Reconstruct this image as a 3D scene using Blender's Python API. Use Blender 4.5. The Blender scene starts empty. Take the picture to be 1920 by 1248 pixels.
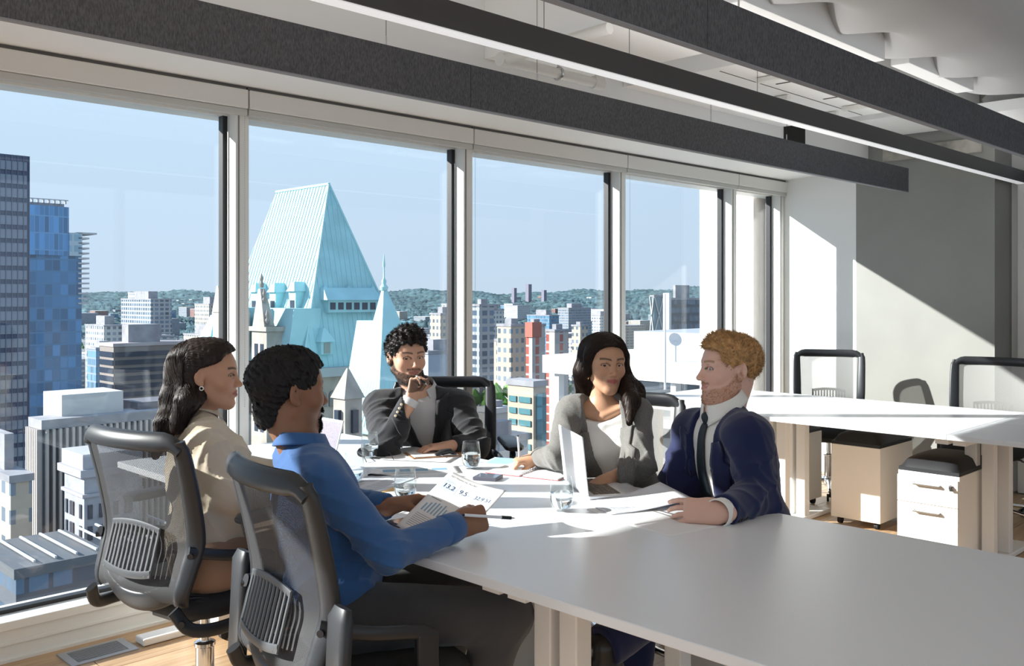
import bpy, bmesh, math, random
import numpy as np
from mathutils import Matrix, Vector
R = math.radians
SC = bpy.context.scene
COL = SC.collection
# ------------------------------------------------------------------ camera
ZC = 1.41; F = 1740.0; U0 = 960.0; VH = 554.0
YAW = R(44.82)
FW = np.array([math.sin(YAW), math.cos(YAW), 0.0])
RT = np.array([math.cos(YAW), -math.sin(YAW), 0.0])
UP = np.array([0, 0, 1.0])
CAM = np.array([0, 0, ZC])
cd = bpy.data.cameras.new('camera'); cam = bpy.data.objects.new('camera', cd); COL.objects.link(cam)
cam.location = CAM; cam.rotation_euler = (R(90), 0, -YAW)
cd.sensor_width = 36; cd.lens = 36*F/1920; cd.shift_y = -(624-VH)/1920
cd.clip_start = 0.05; cd.clip_end = 20000
SC.camera = cam
# ------------------------------------------------------------------ sky, sun, exposure
SKY_STRENGTH = .82
SUN_STRENGTH = 8.5
SUN_DIR = Vector((.69, -.726, -.45))          # the way the light travels
w = bpy.data.worlds.new('sky'); SC.world = w; w.use_nodes = True
nt = w.node_tree; nt.nodes.clear()
wo = nt.nodes.new('ShaderNodeOutputWorld'); bg = nt.nodes.new('ShaderNodeBackground')
tc = nt.nodes.new('ShaderNodeTexCoord'); sx = nt.nodes.new('ShaderNodeSeparateXYZ'); rp = nt.nodes.new('ShaderNodeValToRGB')
nt.links.new(tc.outputs['Generated'], sx.inputs[0]); nt.links.new(sx.outputs['Z'], rp.inputs[0])
nt.links.new(rp.outputs[0], bg.inputs[0]); nt.links.new(bg.outputs[0], wo.inputs[0])
bg.inputs[1].default_value = SKY_STRENGTH
e = rp.color_ramp.elements
e[0].position = 0.0; e[0].color = (.50, .585, .665, 1)
e[1].position = 1.0; e[1].color = (.38, .56, .86, 1)
for p, c in ((.10, (.50, .61, .71, 1)), (.22, (.52, .66, .78, 1))):
    x = rp.color_ramp.elements.new(p); x.color = c
sd = bpy.data.lights.new('sun', 'SUN'); so = bpy.data.objects.new('sun', sd); COL.objects.link(so)
sd.energy = SUN_STRENGTH; sd.angle = R(.6); sd.color = (1.0, .95, .86)
so.rotation_euler = SUN_DIR.to_track_quat('-Z', 'Y').to_euler(); so.location = (-20, 30, 25)
vs = SC.view_settings; vs.view_transform = 'Standard'; vs.look = 'None'; vs.exposure = 0.75; vs.gamma = 1; vs.use_curve_mapping = False
SC.cycles.max_bounces = 10; SC.cycles.diffuse_bounces = 6; SC.cycles.transparent_max_bounces = 16
SC.cycles.caustics_reflective = False; SC.cycles.caustics_refractive = False
SC.cycles.sample_clamp_indirect = 4.0
# ------------------------------------------------------------------ pixel helpers (only directions; distance comes from what a thing touches)
def ray(u, v): return FW + RT*((u-U0)/F) - UP*((v-VH)/F)
def at_t(u, v, t): return CAM + ray(u, v)*t
def at_z(u, v, z): d = ray(u, v); return CAM + d*((z-ZC)/d[2])
def at_x(u, v, x): d = ray(u, v); return CAM + d*(x/d[0])
def at_y(u, v, y): d = ray(u, v); return CAM + d*(y/d[1])
def ratio(u): d = ray(u, VH); return d[0]/d[1]
# ------------------------------------------------------------------ materials
MATS = {}
def nodes(m): return m.node_tree.nodes, m.node_tree.links
def mat(name, col, rough=.5, metal=0., spec=.5, bump=None, var=None, coat=0., sheen=0., emit=None, sub=0., stretch=None, trans=0., ior=1.45):
    """principled material; bump=(scale,strength), var=(scale, amount) colour variation"""
    if name in MATS: return MATS[name]
    m = bpy.data.materials.new(name); m.use_nodes = True; N, L = nodes(m)
    b = N['Principled BSDF']; c = (*col, 1)
    b.inputs['Base Color'].default_value = c; b.inputs['Roughness'].default_value = rough; b.inputs['Metallic'].default_value = metal
    b.inputs['Specular IOR Level'].default_value = spec; b.inputs['Coat Weight'].default_value = coat; b.inputs['Sheen Weight'].default_value = sheen
    b.inputs['IOR'].default_value = ior; b.inputs['Transmission Weight'].default_value = trans
    if sub: b.inputs['Subsurface Weight'].default_value = sub; b.inputs['Subsurface Radius'].default_value = (.012, .005, .003); b.inputs['Subsurface Scale'].default_value = 1.0
    if emit: b.inputs['Emission Color'].default_value = (*emit[:3], 1); b.inputs['Emission Strength'].default_value = emit[3]
    if bump or var:
        t = N.new('ShaderNodeTexCoord'); mp = N.new('ShaderNodeMapping'); L.new(t.outputs['Object'], mp.inputs[0])
        if stretch: mp.inputs['Scale'].default_value = stretch
        if var:
            n = N.new('ShaderNodeTexNoise'); n.inputs['Scale'].default_value = var[0]; n.inputs['Detail'].default_value = 4; L.new(mp.outputs[0], n.inputs['Vector'])
            r = N.new('ShaderNodeValToRGB'); L.new(n.outputs['Fac'], r.inputs[0])
            a = var[1]; r.color_ramp.elements[0].position = .3; r.color_ramp.elements[1].position = .7
            r.color_ramp.elements[0].color = (*[max(0, x*(1-a)) for x in col], 1); r.color_ramp.elements[1].color = (*[min(1, x*(1+a)) for x in col], 1)
            L.new(r.outputs[0], b.inputs['Base Color'])
        if bump:
            n = N.new('ShaderNodeTexNoise'); n.inputs['Scale'].default_value = bump[0]; n.inputs['Detail'].default_value = 5; L.new(mp.outputs[0], n.inputs['Vector'])
            bp = N.new('ShaderNodeBump'); bp.inputs['Strength'].default_value = bump[1]; bp.inputs['Distance'].default_value = .01
            L.new(n.outputs['Fac'], bp.inputs['Height']); L.new(bp.outputs[0], b.inputs['Normal'])
    MATS[name] = m; return m
def glass_mat(name, tint=(.96, .98, 1), ior=1.45, rough=0.0, refl=(1, 1, 1)):
    m = bpy.data.materials.new(name); m.use_nodes = True; N, L = nodes(m); N.clear()
    o = N.new('ShaderNodeOutputMaterial'); t = N.new('ShaderNodeBsdfTransparent'); g = N.new('ShaderNodeBsdfGlossy'); f = N.new('ShaderNodeFresnel'); x = N.new('ShaderNodeMixShader')
    t.inputs[0].default_value = (*tint, 1); g.inputs[0].default_value = (*refl, 1); g.inputs['Roughness'].default_value = rough; f.inputs['IOR'].default_value = ior
    gb = N.new('ShaderNodeNewGeometry'); m1 = N.new('ShaderNodeMath'); m1.operation = 'MULTIPLY_ADD'; m1.inputs[1].default_value = -2; m1.inputs[2].default_value = 1; L.new(gb.outputs['Backfacing'], m1.inputs[0])
    m2 = N.new('ShaderNodeMath'); m2.operation = 'POWER'; m2.inputs[0].default_value = ior; L.new(m1.outputs[0], m2.inputs[1]); L.new(m2.outputs[0], f.inputs['IOR'])
    L.new(f.outputs[0], x.inputs[0]); L.new(t.outputs[0], x.inputs[1]); L.new(g.outputs[0], x.inputs[2]); L.new(x.outputs[0], o.inputs[0])
    MATS[name] = m; return m
def vcol_mat(name, rough=.5, spec=.4, sub=0., bump=None, sheen=0.):
    m = mat(name, (.5, .5, .5), rough, spec=spec, sub=sub, bump=bump, sheen=sheen); N, L = nodes(m)
    a = N.new('ShaderNodeVertexColor'); a.layer_name = 'Col'; L.new(a.outputs[0], N['Principled BSDF'].inputs['Base Color']); return m
# ------------------------------------------------------------------ mesh builder
class MB:
    def __init__(s): s.v = []; s.f = []
    def add(s, vs, fs):
        o = len(s.v); s.v += [tuple(float(c) for c in p) for p in vs]; s.f += [tuple(i+o for i in f) for f in fs]; return s
    def box(s, lo, hi, rot=None, c=None):
        (x0, y0, z0), (x1, y1, z1) = lo, hi
        P = [(x0, y0, z0), (x1, y0, z0), (x1, y1, z0), (x0, y1, z0), (x0, y0, z1), (x1, y0, z1), (x1, y1, z1), (x0, y1, z1)]
        if rot is not None:
            c = Vector(c if c is not None else ((x0+x1)/2, (y0+y1)/2, (z0+z1)/2)); P = [tuple(rot @ (Vector(p)-c)+c) for p in P]
        return s.add(P, [(0, 3, 2, 1), (4, 5, 6, 7), (0, 1, 5, 4), (1, 2, 6, 5), (2, 3, 7, 6), (3, 0, 4, 7)])
    def prism(s, poly, z0, z1):                      # poly: xy, ccw
        n = len(poly); P = [(x, y, z0) for x, y in poly]+[(x, y, z1) for x, y in poly]
        return s.add(P, [tuple(range(n-1, -1, -1)), tuple(range(n, 2*n))]+[(i, (i+1) % n, n+(i+1) % n, n+i) for i in range(n)])
    def hull4(s, a, b):                              # two loops of equal length joined, capped
        n = len(a); return s.add(list(a)+list(b), [tuple(range(n-1, -1, -1)), tuple(range(n, 2*n))]+[(i, (i+1) % n, n+(i+1) % n, n+i) for i in range(n)])
    def lathe(s, prof, n=24, c=(0, 0, 0), cap=True):      # prof: (r,z)
        P = []; m = len(prof)
        for r, z in prof:
            for k in range(n): a = 2*math.pi*k/n; P.append((c[0]+r*math.cos(a), c[1]+r*math.sin(a), c[2]+z))
        Fs = [(i*n+k, i*n+(k+1) % n, (i+1)*n+(k+1) % n, (i+1)*n+k) for i in range(m-1) for k in range(n)]
        if cap: Fs += [tuple(range(n-1, -1, -1)), tuple((m-1)*n+k for k in range(n))]
        return s.add(P, Fs)
    def sweep(s, path, ab, n=10, ref=(0, 0, 1), power=2.0, closed=False, cap=True, side=None):
        """elliptic / squarish tube along path; ab: (half width across ref-perp 'side', half thickness along 'up')"""
        path = [Vector(p) for p in path]; m = len(path)
        if not isinstance(ab, list): ab = [ab]*m
        P = []
        for i, p in enumerate(path):
            if closed: t = path[(i+1) % m]-path[i-1]
            else: t = path[min(i+1, m-1)]-path[max(i-1, 0)]
            t.normalize(); r = Vector(ref) if side is None else None
            if side is not None: sd_ = Vector(side); sd_ = (sd_-t*sd_.dot(t)).normalized(); upv = sd_.cross(t)
            else:
                if abs(t.dot(r)) > .98: r = Vector((0, 1, 0)) if abs(t.y) < .9 else Vector((1, 0, 0))
                sd_ = t.cross(r).normalized(); upv = sd_.cross(t).normalized()
            a, b = ab[i] if isinstance(ab[i], (tuple, list)) else (ab[i], ab[i])
            for k in range(n):
                th = 2*math.pi*(k+.5)/n; cx, cy = math.cos(th), math.sin(th)
                cx = math.copysign(abs(cx)**(2/power), cx); cy = math.copysign(abs(cy)**(2/power), cy)
                P.append(p+sd_*(a*cx)+upv*(b*cy))
        Fs = [(i*n+k, i*n+(k+1) % n, ((i+1) % m)*n+(k+1) % n, ((i+1) % m)*n+k) for i in range(m if closed else m-1) for k in range(n)]
        if cap and not closed: Fs += [tuple(range(n-1, -1, -1)), tuple((m-1)*n+k for k in range(n))]
        return s.add(P, Fs)
    def grid(s, fn, nu, nv, flip=False):
        P = [fn(i/nu, j/nv) for j in range(nv+1) for i in range(nu+1)]; k = nu+1
        Fs = [(j*k+i, j*k+i+1, (j+1)*k+i+1, (j+1)*k+i) for j in range(nv) for i in range(nu)]
        if flip: Fs = [f[::-1] for f in Fs]
        return s.add(P, Fs)
    def mesh(s, name):
        me = bpy.data.meshes.new(name); me.from_pydata(s.v, [], s.f); me.update(); return me
    def build(s, name, m, parent=None, smooth=None, bevel=0, **kw):
        return link(name, s.mesh(name), m, parent, smooth=smooth, bevel=bevel, **kw)
WORLDPOS = {}
def link(name, me, m=None, parent=None, smooth=None, bevel=0, local=False, fixn=True, **kw):
    if fixn:
        bm = bmesh.new(); bm.from_mesh(me); bmesh.ops.recalc_face_normals(bm, faces=bm.faces); bm.to_mesh(me); bm.free()
    o = bpy.data.objects.new(name, me); COL.objects.link(o)
    if m is not None and not me.materials: me.materials.append(m)
    if smooth:
        me.shade_smooth()
        if smooth is not True:
            md = o.modifiers.new('split', 'EDGE_SPLIT'); md.split_angle = R(smooth); md.use_edge_sharp = False
    if bevel:
        md = o.modifiers.new('bevel', 'BEVEL'); md.width = bevel; md.segments = 2; md.limit_method = 'ANGLE'; md.angle_limit = R(40)
    if parent is not None:
        o.parent = parent
        if not local and parent in WORLDPOS: o.matrix_parent_inverse = Matrix.Translation(Vector(WORLDPOS[parent])).inverted()
    if kw: tag(o, **kw)
    return o
def tag(o, label=None, cat=None, group=None, kind=None):
    if label: o['label'] = label
    if cat: o['category'] = cat
    if group: o['group'] = group
    if kind: o['kind'] = kind
    return o
def thing(name, loc=(0, 0, 0), label=None, cat=None, group=None, rz=None, kind=None):
    o = bpy.data.objects.new(name, None); COL.objects.link(o); o.location = loc; o.empty_display_size = .1
    if rz is not None: o.rotation_euler = (0, 0, rz)
    else: WORLDPOS[o] = tuple(loc)             # children are given in world coordinates
    return tag(o, label, cat, group, kind)
def copy_tree(o, parent=None):
    c = o.copy(); COL.objects.link(c); c.parent = parent
    for ch in list(o.children): copy_tree(ch, c)
    return c
def shared(name, me, m, parent, loc, rot=None, scale=None):
    o = bpy.data.objects.new(name, me); COL.objects.link(o); o.parent = parent
    if parent in WORLDPOS: o.matrix_parent_inverse = Matrix.Translation(Vector(WORLDPOS[parent])).inverted()
    o.location = loc
    if rot is not None: o.rotation_euler = rot
    if scale is not None: o.scale = scale
    if m is not None and not me.materials: me.materials.append(m)
    return o
def unit_box():
    return MB().box((-.5, -.5, -.5), (.5, .5, .5)).mesh('unit_box')
def faceto(f): return math.atan2(-f[0], f[1])       # rotation about z that turns +Y to f
rnd = random.Random(7)
# ================================================================== ROOM
M_white = mat('white_paint', (.80, .80, .78), .6, bump=(60, .02))
M_ceil = mat('ceiling_paint', (.88, .88, .87), .7, bump=(25, .05))
M_panel = mat('grey_wall_panel', (.27, .27, .25), .55, var=(3, .05))
M_alu = mat('white_aluminium', (.74, .74, .71), .45)
M_blind = mat('blind_box_paint', (.70, .69, .66), .5)
M_gasket = mat('black_gasket', (.018, .018, .02), .45)
M_pane = glass_mat('window_glass', (.93, .96, .99), 1.38)
M_cream = mat('cream_concrete', (.80, .74, .68), .8, bump=(20, .1), var=(6, .06))
M_felt = mat('charcoal_felt', (.115, .118, .128), .95, spec=.1, var=(230, .32), bump=(260, .4), stretch=(1, 1, .3))
M_feltedge = mat('felt_cut_edge', (.30, .31, .33), .9, spec=.1)
M_lampbody = mat('lamp_anodised', (.075, .078, .083), .45)
M_lamplens = mat('lamp_diffuser', (.85, .86, .88), .4, emit=(.95, .97, 1.0, .25))
M_pipe = mat('white_pipe', (.74, .73, .69), .4)
M_metal = mat('steel', (.55, .56, .58), .3, 1.0)
M_voidshade = mat('opening_shade', (.02, .019, .018), .9)  # dark colour standing in for the shade inside openings
M_conc = mat('raw_concrete', (.36, .34, .30), .9, var=(9, .35), bump=(30, .3))
YG, YS, XE = 4.02, 3.905, 6.95
ZSILL, ZHEAD, ZSOF, ZSLAB = .157, 2.245, 2.375, 3.12
XL, YB = -2.6, -3.2                              # unseen room ends behind the camera, drawn close for more fill daylight
# ---- floor of oak planks
M_oak = mat('oak_subfloor', (.32, .19, .10), .6)
m = bpy.data.materials.new('oak_plank'); m.use_nodes = True; N, L = nodes(m); b = N['Principled BSDF']
t_ = N.new('ShaderNodeTexCoord'); mp = N.new('ShaderNodeMapping'); mp.inputs['Scale'].default_value = (.8, 14, 14); oi = N.new('ShaderNodeObjectInfo')
ad = N.new('ShaderNodeVectorMath'); L.new(t_.outputs['Object'], ad.inputs[0]); L.new(oi.outputs['Location'], ad.inputs[1]); L.new(ad.outputs[0], mp.inputs[0])
n1 = N.new('ShaderNodeTexNoise'); n1.inputs['Scale'].default_value = 3.5; n1.inputs['Detail'].default_value = 8; n1.inputs['Distortion'].default_value = .6; L.new(mp.outputs[0], n1.inputs['Vector'])
rp1 = N.new('ShaderNodeValToRGB'); L.new(n1.outputs['Fac'], rp1.inputs[0]); rp1.color_ramp.elements[0].position = .28; rp1.color_ramp.elements[1].position = .72
rp1.color_ramp.elements[0].color = (.36, .215, .11, 1); rp1.color_ramp.elements[1].color = (.56, .385, .225, 1)
hs = N.new('ShaderNodeHueSaturation'); mr = N.new('ShaderNodeMapRange'); mr.inputs['To Min'].default_value = .82; mr.inputs['To Max'].default_value = 1.12
L.new(oi.outputs['Random'], mr.inputs['Value']); L.new(mr.outputs[0], hs.inputs['Value']); L.new(rp1.outputs[0], hs.inputs['Color']); L.new(hs.outputs[0], b.inputs['Base Color'])
b.inputs['Roughness'].default_value = .42; M_plank = m
floor = MB().box((XL, YB, -.25), (7.6, YG+.06, -.012)).build('floor', M_oak, kind='structure', label='oak plank floor of the office')
pw, plen = .19, 1.9
pme = MB().box((0, 0, -.0115), (plen-.004, pw-.003, 0)).mesh('plank'); pme.materials.append(M_plank)
def planks(x0, x1, y0, y1):
    j = 0; y = y0
    while y < y1-.01:
        x = x0-(j*.73 % plen)
        while x < x1:
            if x+plen > x0: shared('plank', pme, None, floor, (x, y, 0))
            x += plen
        y += pw; j += 1
planks(.2, 6.9, .9, 3.85)
# ---- walls
wl = MB()
wl.prism([(7.17, YG+.1), (7.5, YG+.1), (7.5, 3.217), (XE, 3.217)], 0, ZSLAB)
wl.build('wall_right', M_white, kind='structure', label='splayed white wall beside the last window')
MB().box((XE, 2.218, 0), (XE+.36, 3.217, ZSLAB)).build('wall_right_panel', M_panel, kind='structure', label='grey wall panel behind the far desks')
MB().box((XE+.36, YB, 0), (XE+.5, 2.218, ZSLAB)).build('wall_right_recess', M_white, kind='structure', label='pale wall recess at the right edge')
d1 = thing('door_1', (XE+.33, 2.02, 0), kind='structure', label='dark framed glazed door edge in the right recess')
MB().box((XE+.30, 2.10, 0), (XE+.36, 2.16, 2.3)).build('door_frame', M_alu, d1)
MB().box((XE+.32, 1.2, 0), (XE+.36, 2.095, 2.3)).build('door_leaf', mat('door_grey', (.22, .24, .27), .35), d1)
MB().box((XE+.30, 2.06, 0), (XE+.325, 2.085, 2.3)).build('door_edge', M_gasket, d1)
# unseen walls behind the camera, placed near with tall windows to add fill light
def wall_with_windows(name, axis, pos, a0, a1, bays, z0, z1, lab):
    r = thing(name, (0, 0, 0), kind='structure', label=lab)
    def bx(lo, hi, nm='wall_face', mt=M_white):
        if axis == 'y': MB().box((lo[0], pos-.15, lo[1]), (hi[0], pos, hi[1])).build(nm, mt, r)
        else: MB().box((pos-.15, lo[0], lo[1]), (pos, hi[0], hi[1])).build(nm, mt, r)
    bx((a0, 0), (a1, z0)); bx((a0, z1), (a1, ZSLAB))
    wd = (a1-a0)/bays
    for k in range(bays+1):
        c = a0+k*wd; bx((max(a0, c-.04), z0), (min(a1, c+.04), z1), 'mullion', M_alu)
    return r
wall_with_windows('wall_back', 'y', YB, XL, 7.4, 7, .16, 2.7, 'unseen window wall on the far side of the office, brought near for fill light')
wall_with_windows('wall_left', 'x', XL, YB, YG, 5, .16, 2.7, 'unseen window wall at the left end of the office, brought near for fill light')
# ---- window wall
MB().box((XL, YS, 0), (7.2, YG+.12, ZSILL-.035)).build('wall_window', M_alu, kind='structure', label='low white upstand below the windows')
s_ = MB(); s_.box((XL, YS-.012, ZSILL-.035), (7.2, YG+.1, ZSILL)); s_.box((XL, YS-.006, .062), (7.2, YS, .078))
s_.build('trim_1', M_alu, kind='structure', label='white window sill running along the glazing', bevel=.003)
MB().box((XL, YS-.014, 0), (7.16, YS, .012)).build('baseboard_window', M_alu, kind='structure', label='thin skirting below the window sill')
MX = [.70+1.405*k for k in range(-2, 5)]; MX[-1] = 6.31
edges = [XL]+MX+[7.05]
wn = 0
for i, x in enumerate(edges):
    wn += 1
    r = thing('window_%d' % wn, (x, YG, ZSILL), kind='structure', label='floor to ceiling office window, bay %d along the glazing' % wn)
    nx = edges[i+1] if i+1 < len(edges) else 7.17
    MB().box((x, YS+.015, ZSILL), (x+.068, YG-.025, ZHEAD+.02)).build('mullion', M_alu, r, bevel=.003)
    MB().box((x+.02, YG-.025, ZSILL), (x+.05, YG+.045, ZHEAD+.02)).build('mullion_fin', M_alu, r)
    g = MB()
    g.box((x-.022, YG-.02, ZSILL), (x+.001, YG+.02, ZHEAD)); g.box((x+.067, YG-.02, ZSILL), (x+.078, YG+.02, ZHEAD))
    g.box((x+.068, YG-.02, ZSILL), (nx-.01, YG+.02, ZSILL+.016)); g.build('gasket', M_gasket, r)
    MB().box((x+.05, YG-.006, ZSILL), (nx+.02, YG+.006, ZHEAD+.05)).build('pane', M_pane, r)
    MB().box((x+.012, YS+.012, ZSILL), (x+.018, YS+.016, ZHEAD)).build('mullion_groove', mat('groove_grey', (.2, .2, .2), .6), r)
MB().box((XL, YG-.02, ZHEAD), (7.2, YG+.12, ZSOF+.1)).build('trim_2', M_alu, kind='structure', label='white head frame above the windows')
# blind boxes, one per bay, and their bead chains
bnames = ['far left, beyond the picture', 'left end', 'left', 'leftmost visible bay', 'second bay, above the green roof', 'third bay, above the man in black', 'fourth bay, above the grey-blazer woman', 'last bay by the splayed wall']
bx_edges = [XL]+[x+.05 for x in MX]+[7.16]
k0 = 3
for i in range(len(bx_edges)-1):
    a, b2 = bx_edges[i]+.004, bx_edges[i+1]-.004
    if b2 < .3 or b2 > 7.3: continue
    if b2 < .8: continue
    lab = ['over the leftmost bay', 'over the second bay with the green roof', 'over the third bay with the brick towers', 'over the fourth bay with the white rooftop', 'over the narrow last bay'][min(4, k0-3)]; k0 += 1
    r = thing('blind_box', ((a+b2)/2, YS, ZHEAD), 'grey metal roller blind box '+lab, 'blind box', 'roller blind boxes above the windows')
    MB().box((a, YS-.02, ZHEAD+.025), (b2, YG-.03, ZSOF-.018)).build('box', M_blind, r, bevel=.004)
    MB().box((a, YS-.012, ZHEAD-.005), (b2, YS+.02, ZHEAD+.024)).build('lip', mat('blind_lip', (.5, .5, .48), .5), r, bevel=.003)
    MB().box((a, YS+.0, ZSOF-.018), (b2, YG-.03, ZSOF-.001)).build('shadow_gap', mat('gap_grey', (.16, .155, .15), .7), r)
def chain(u, y, lab):
    p = at_y(u, 300, y); mb = MB(); z = .9
    while z < ZHEAD:
        mb.lathe([(.0004, -.0025), (.0025, 0), (.0004, .0025)], 5, (p[0], y, z)); z += .0085
    o = mb.build('blind_chain', mat('bead_grey', (.45, .45, .45), .4), smooth=True); tag(o, lab, 'blind chain', 'bead chains of the blinds')
chain(459, YS-.005, 'bead chain hanging on the post left of the green roof')
chain(891, YS-.005, 'bead chain hanging on the post behind the black-suited man')
chain(1181, YS-.005, 'bead chain hanging on the post behind the grey-blazer woman')
# column of the building outside the last bays
MB().box((7.35, 4.9, -30), (9.0, 4.9+.0, 8)) if False else None
px = 7.05
y1 = px/ratio(1312)
MB().box((px, YG+.15, -30), (8.6, y1, 9)).build('wall_outside', M_cream, kind='structure', label='sunlit cream concrete column outside the last windows')
# ---- ceiling: slab, window soffit, white joist boxes
ce = MB().box((XL, YB, ZSLAB), (7.6, YG+.12, ZSLAB+.2)).build('ceiling', M_ceil, kind='structure', label='white painted concrete ceiling')
YE = 3.12
MB().box((XL, YE, ZSOF), (7.5, YG+.1, ZSLAB)).build('trim_3', M_ceil, kind='structure', label='white lowered soffit above the windows')
JN = 9
def joist(x0, x1, y0, y1, z0, nm='joist_box'):
    global JN; JN += 1
    return MB().box((x0, y0, z0), (x1, y1, ZSLAB)).build('trim_%d' % JN, M_ceil, kind='structure', label='white ceiling box, number %d from the window side' % (JN-9), bevel=.004)
joist(2.92, 3.56, 2.16, YE, 2.50); joist(3.94, 5.62, 2.16, YE, 2.53)
joist(6.15, 6.9, 2.3, YE, 2.60); joist(3.3, 4.65, 2.0, 2.12, 2.60); joist(4.95, 5.9, 2.0, 2.10, 2.64)
MB().box((2.0, 1.75, 2.92), (2.85, 2.35, 2.935)).build('trim_33', mat('recess_shade_brown', (.10, .09, .075), .9), kind='structure', label='dark brown sheet standing for a shaded ceiling recess')  # flat sheet, its dark brown stands in for the shade of an opening
# seams on the joist undersides
sm = mat('seam_dark', (.09, .085, .08), .8)
for (x0, x1, y, z) in ((3.0, 3.5, 2.6, 2.4985), (4.0, 5.6, 2.55, 2.5285), (4.0, 5.6, 2.85, 2.5285)):
    MB().box((x0, y, z), (x1, y+.006, z+.003)).build('seam', sm, bpy.data.objects['trim_3'])
for x in (4.45, 4.98, 5.3):
    MB().box((x, 2.25, 2.527), (x+.012, 2.5, 2.53)).build('seam', sm, bpy.data.objects['trim_3'])
# shallow slotted channels (unistrut) under the joists
for i, (x, y0, y1) in enumerate(((4.25, 2.2, 2.5), (5.25, 2.2, 2.52), (4.72, 2.58, 2.9), (5.35, 2.6, 2.95))):
    o = MB().box((x, y0, 2.503), (x+.035, y1, 2.5275)).build('strut_channel', M_pipe, bevel=.003)
    tag(o, 'white slotted strut channel under the ceiling box, ' + ['between felt baffle and lamp, left', 'between felt baffle and lamp, right', 'above the window baffle, left', 'above the window baffle, right'][i], 'strut channel', 'strut channels')
# fluted plaster vault at the top right
def vault(u, v):
    X = 2.2+u*5.6; ph = (X-.43)/.62
    saw = ph-math.floor(ph); cusp = (1-math.sin(math.pi*min(1, saw*1.0)))**1.2
    ye = 1.93+.24*cusp+.02*math.sin(X*3)
    ang = v*math.pi*1.02
    Y = 1.72+(ye-1.72)*math.cos(ang) if ang < math.pi/2 else 1.72+.30*math.cos(ang)
    z = 2.84-.20*math.sin(ang)-.11*cusp*(1-v)**3
    return (X, Y, z)
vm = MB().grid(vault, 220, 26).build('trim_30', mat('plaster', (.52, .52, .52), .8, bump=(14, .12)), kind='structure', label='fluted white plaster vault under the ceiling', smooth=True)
md = vm.modifiers.new('solid', 'SOLIDIFY'); md.thickness = .012
def sk(u, v):
    X = 2.2+u*5.6; return (X, 1.40+v*.9, 2.93-.05*v+.04*math.sin(X*10)*(1-v))
MB().box((2.2, -.4, 2.90), (7.3, 1.42, 2.93)).build('trim_31', M_ceil, kind='structure', label='white deck above the plaster vault')
MB().box((XE-.75, 1.5, 2.55), (XE+.3, 2.2, 2.62)).build('trim_32', M_ceil, kind='structure', label='white duct box by the right wall', bevel=.004)
MB().box((XE-.02, 2.3, 2.42), (XE+.0, 3.0, 2.52)).build('trim_34', M_conc, kind='structure', label='bare concrete patch above the grey wall panel')
MB().box((5.66, YE-.004, 2.44), (5.95, YE+.01, 2.75)).build('trim_35', M_voidshade, kind='structure', label='dark panel standing for a shaded gap in the bulkhead')  # thin dark panel painted in place of the shade in a gap
# ---- pipe with elbows and hanger under the joist box
pr = thing('ceiling_pipe', (3.2, 2.9, 2.42), 'white sprinkler pipe with elbow ends hung under the ceiling box', 'pipe')
pa = at_y(948, 116, 2.86); pb = at_y(1120, 154, 2.86); pz = (pa[2]+pb[2])/2
MB().sweep([(pa[0], 2.86, pz), (pb[0], 2.86, pz)], .024, 14).build('pipe_run', M_pipe, pr, smooth=40)
MB().sweep([(pa[0], 2.86, pz), (pa[0]-.012, 2.83, pz+.004), (pa[0], 2.78, pz+.01), (pa[0]+.02, 2.3, pz+.03)], .024, 14).build('pipe_branch', M_pipe, pr, smooth=40)
for x in (pa[0], pb[0]):
    MB().sweep([(x-.035, 2.86, pz), (x+.03, 2.86, pz)], .031, 14).build('collar', M_pipe, pr, smooth=40)
MB().sweep([(pb[0]+.02, 2.86, pz), (pb[0]+.02, 2.86, pz+.11)], .026, 12).build('riser', M_pipe, pr, smooth=40)
hx = (pa[0]*.45+pb[0]*.55)
hg = MB(); hg.sweep([(hx, 2.86+.03*math.cos(a), pz+.03*math.sin(a)) for a in np.linspace(0, 2*math.pi, 16, endpoint=False)], (.006, .003), 6, closed=True, side=(1, 0, 0)); hg.box((hx-.004, 2.856, pz+.03), (hx+.004, 2.864, 2.5)); hg.build('hanger', M_metal, pr)
# ---- felt baffles, each hung from cables
KB = .74; ZB = ZC+KB; HB = KB*.2345
def baffle(y, xa, joints, xb, lab, cables):
    xs = [xa]+joints+[xb]
    r = thing('felt_baffle', ((xa+xb)/2, y, ZB), lab, 'acoustic baffle', 'felt baffles')
    for i in range(len(xs)-1):
        MB().box((xs[i]+.0015, y-.012, ZB+.004), (xs[i+1]-.0015, y+.012, ZB+HB)).build('felt_panel', M_felt, r)
    MB().box((xa, y-.0125, ZB), (xb, y+.0125, ZB+.0045)).build('bottom_edge', M_feltedge, r)
    for cx in cables:
        MB().sweep([(cx, y, ZB+HB), (cx, y, ZSLAB-.003)], .0012, 5).build('cable', M_gasket, r)
        MB().lathe([(.003, 0), (.003, .03), (.0015, .035)], 8, (cx, y, ZB+HB)).build('gripper', M_metal, r)
yb1 = at_z(0, 36.5, ZB)[1]; yb2 = at_z(1260, 77.3, ZB)[1]
xe1 = at_y(1700.7, 340, yb1)[0]
jx = at_y(879, 150, yb1)[0]
cabs = [at_y(u, 90, yb1)[0] for u in (724, 1007, 1333, 1475)]
baffle(yb1, XL+.4, [jx-2.8, jx, jx+2.75], xe1, 'charcoal felt baffle hanging along the window side, its end in view', cabs)
jx2 = at_y(1887, 250, yb2)[0]
baffle(yb2, XL+.4, [jx2-2.75*2, jx2-2.75, jx2], XE-.3, 'charcoal felt baffle hanging above the middle of the table', [at_y(u, 10, yb2)[0] for u in (1020, 1385)])
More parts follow.
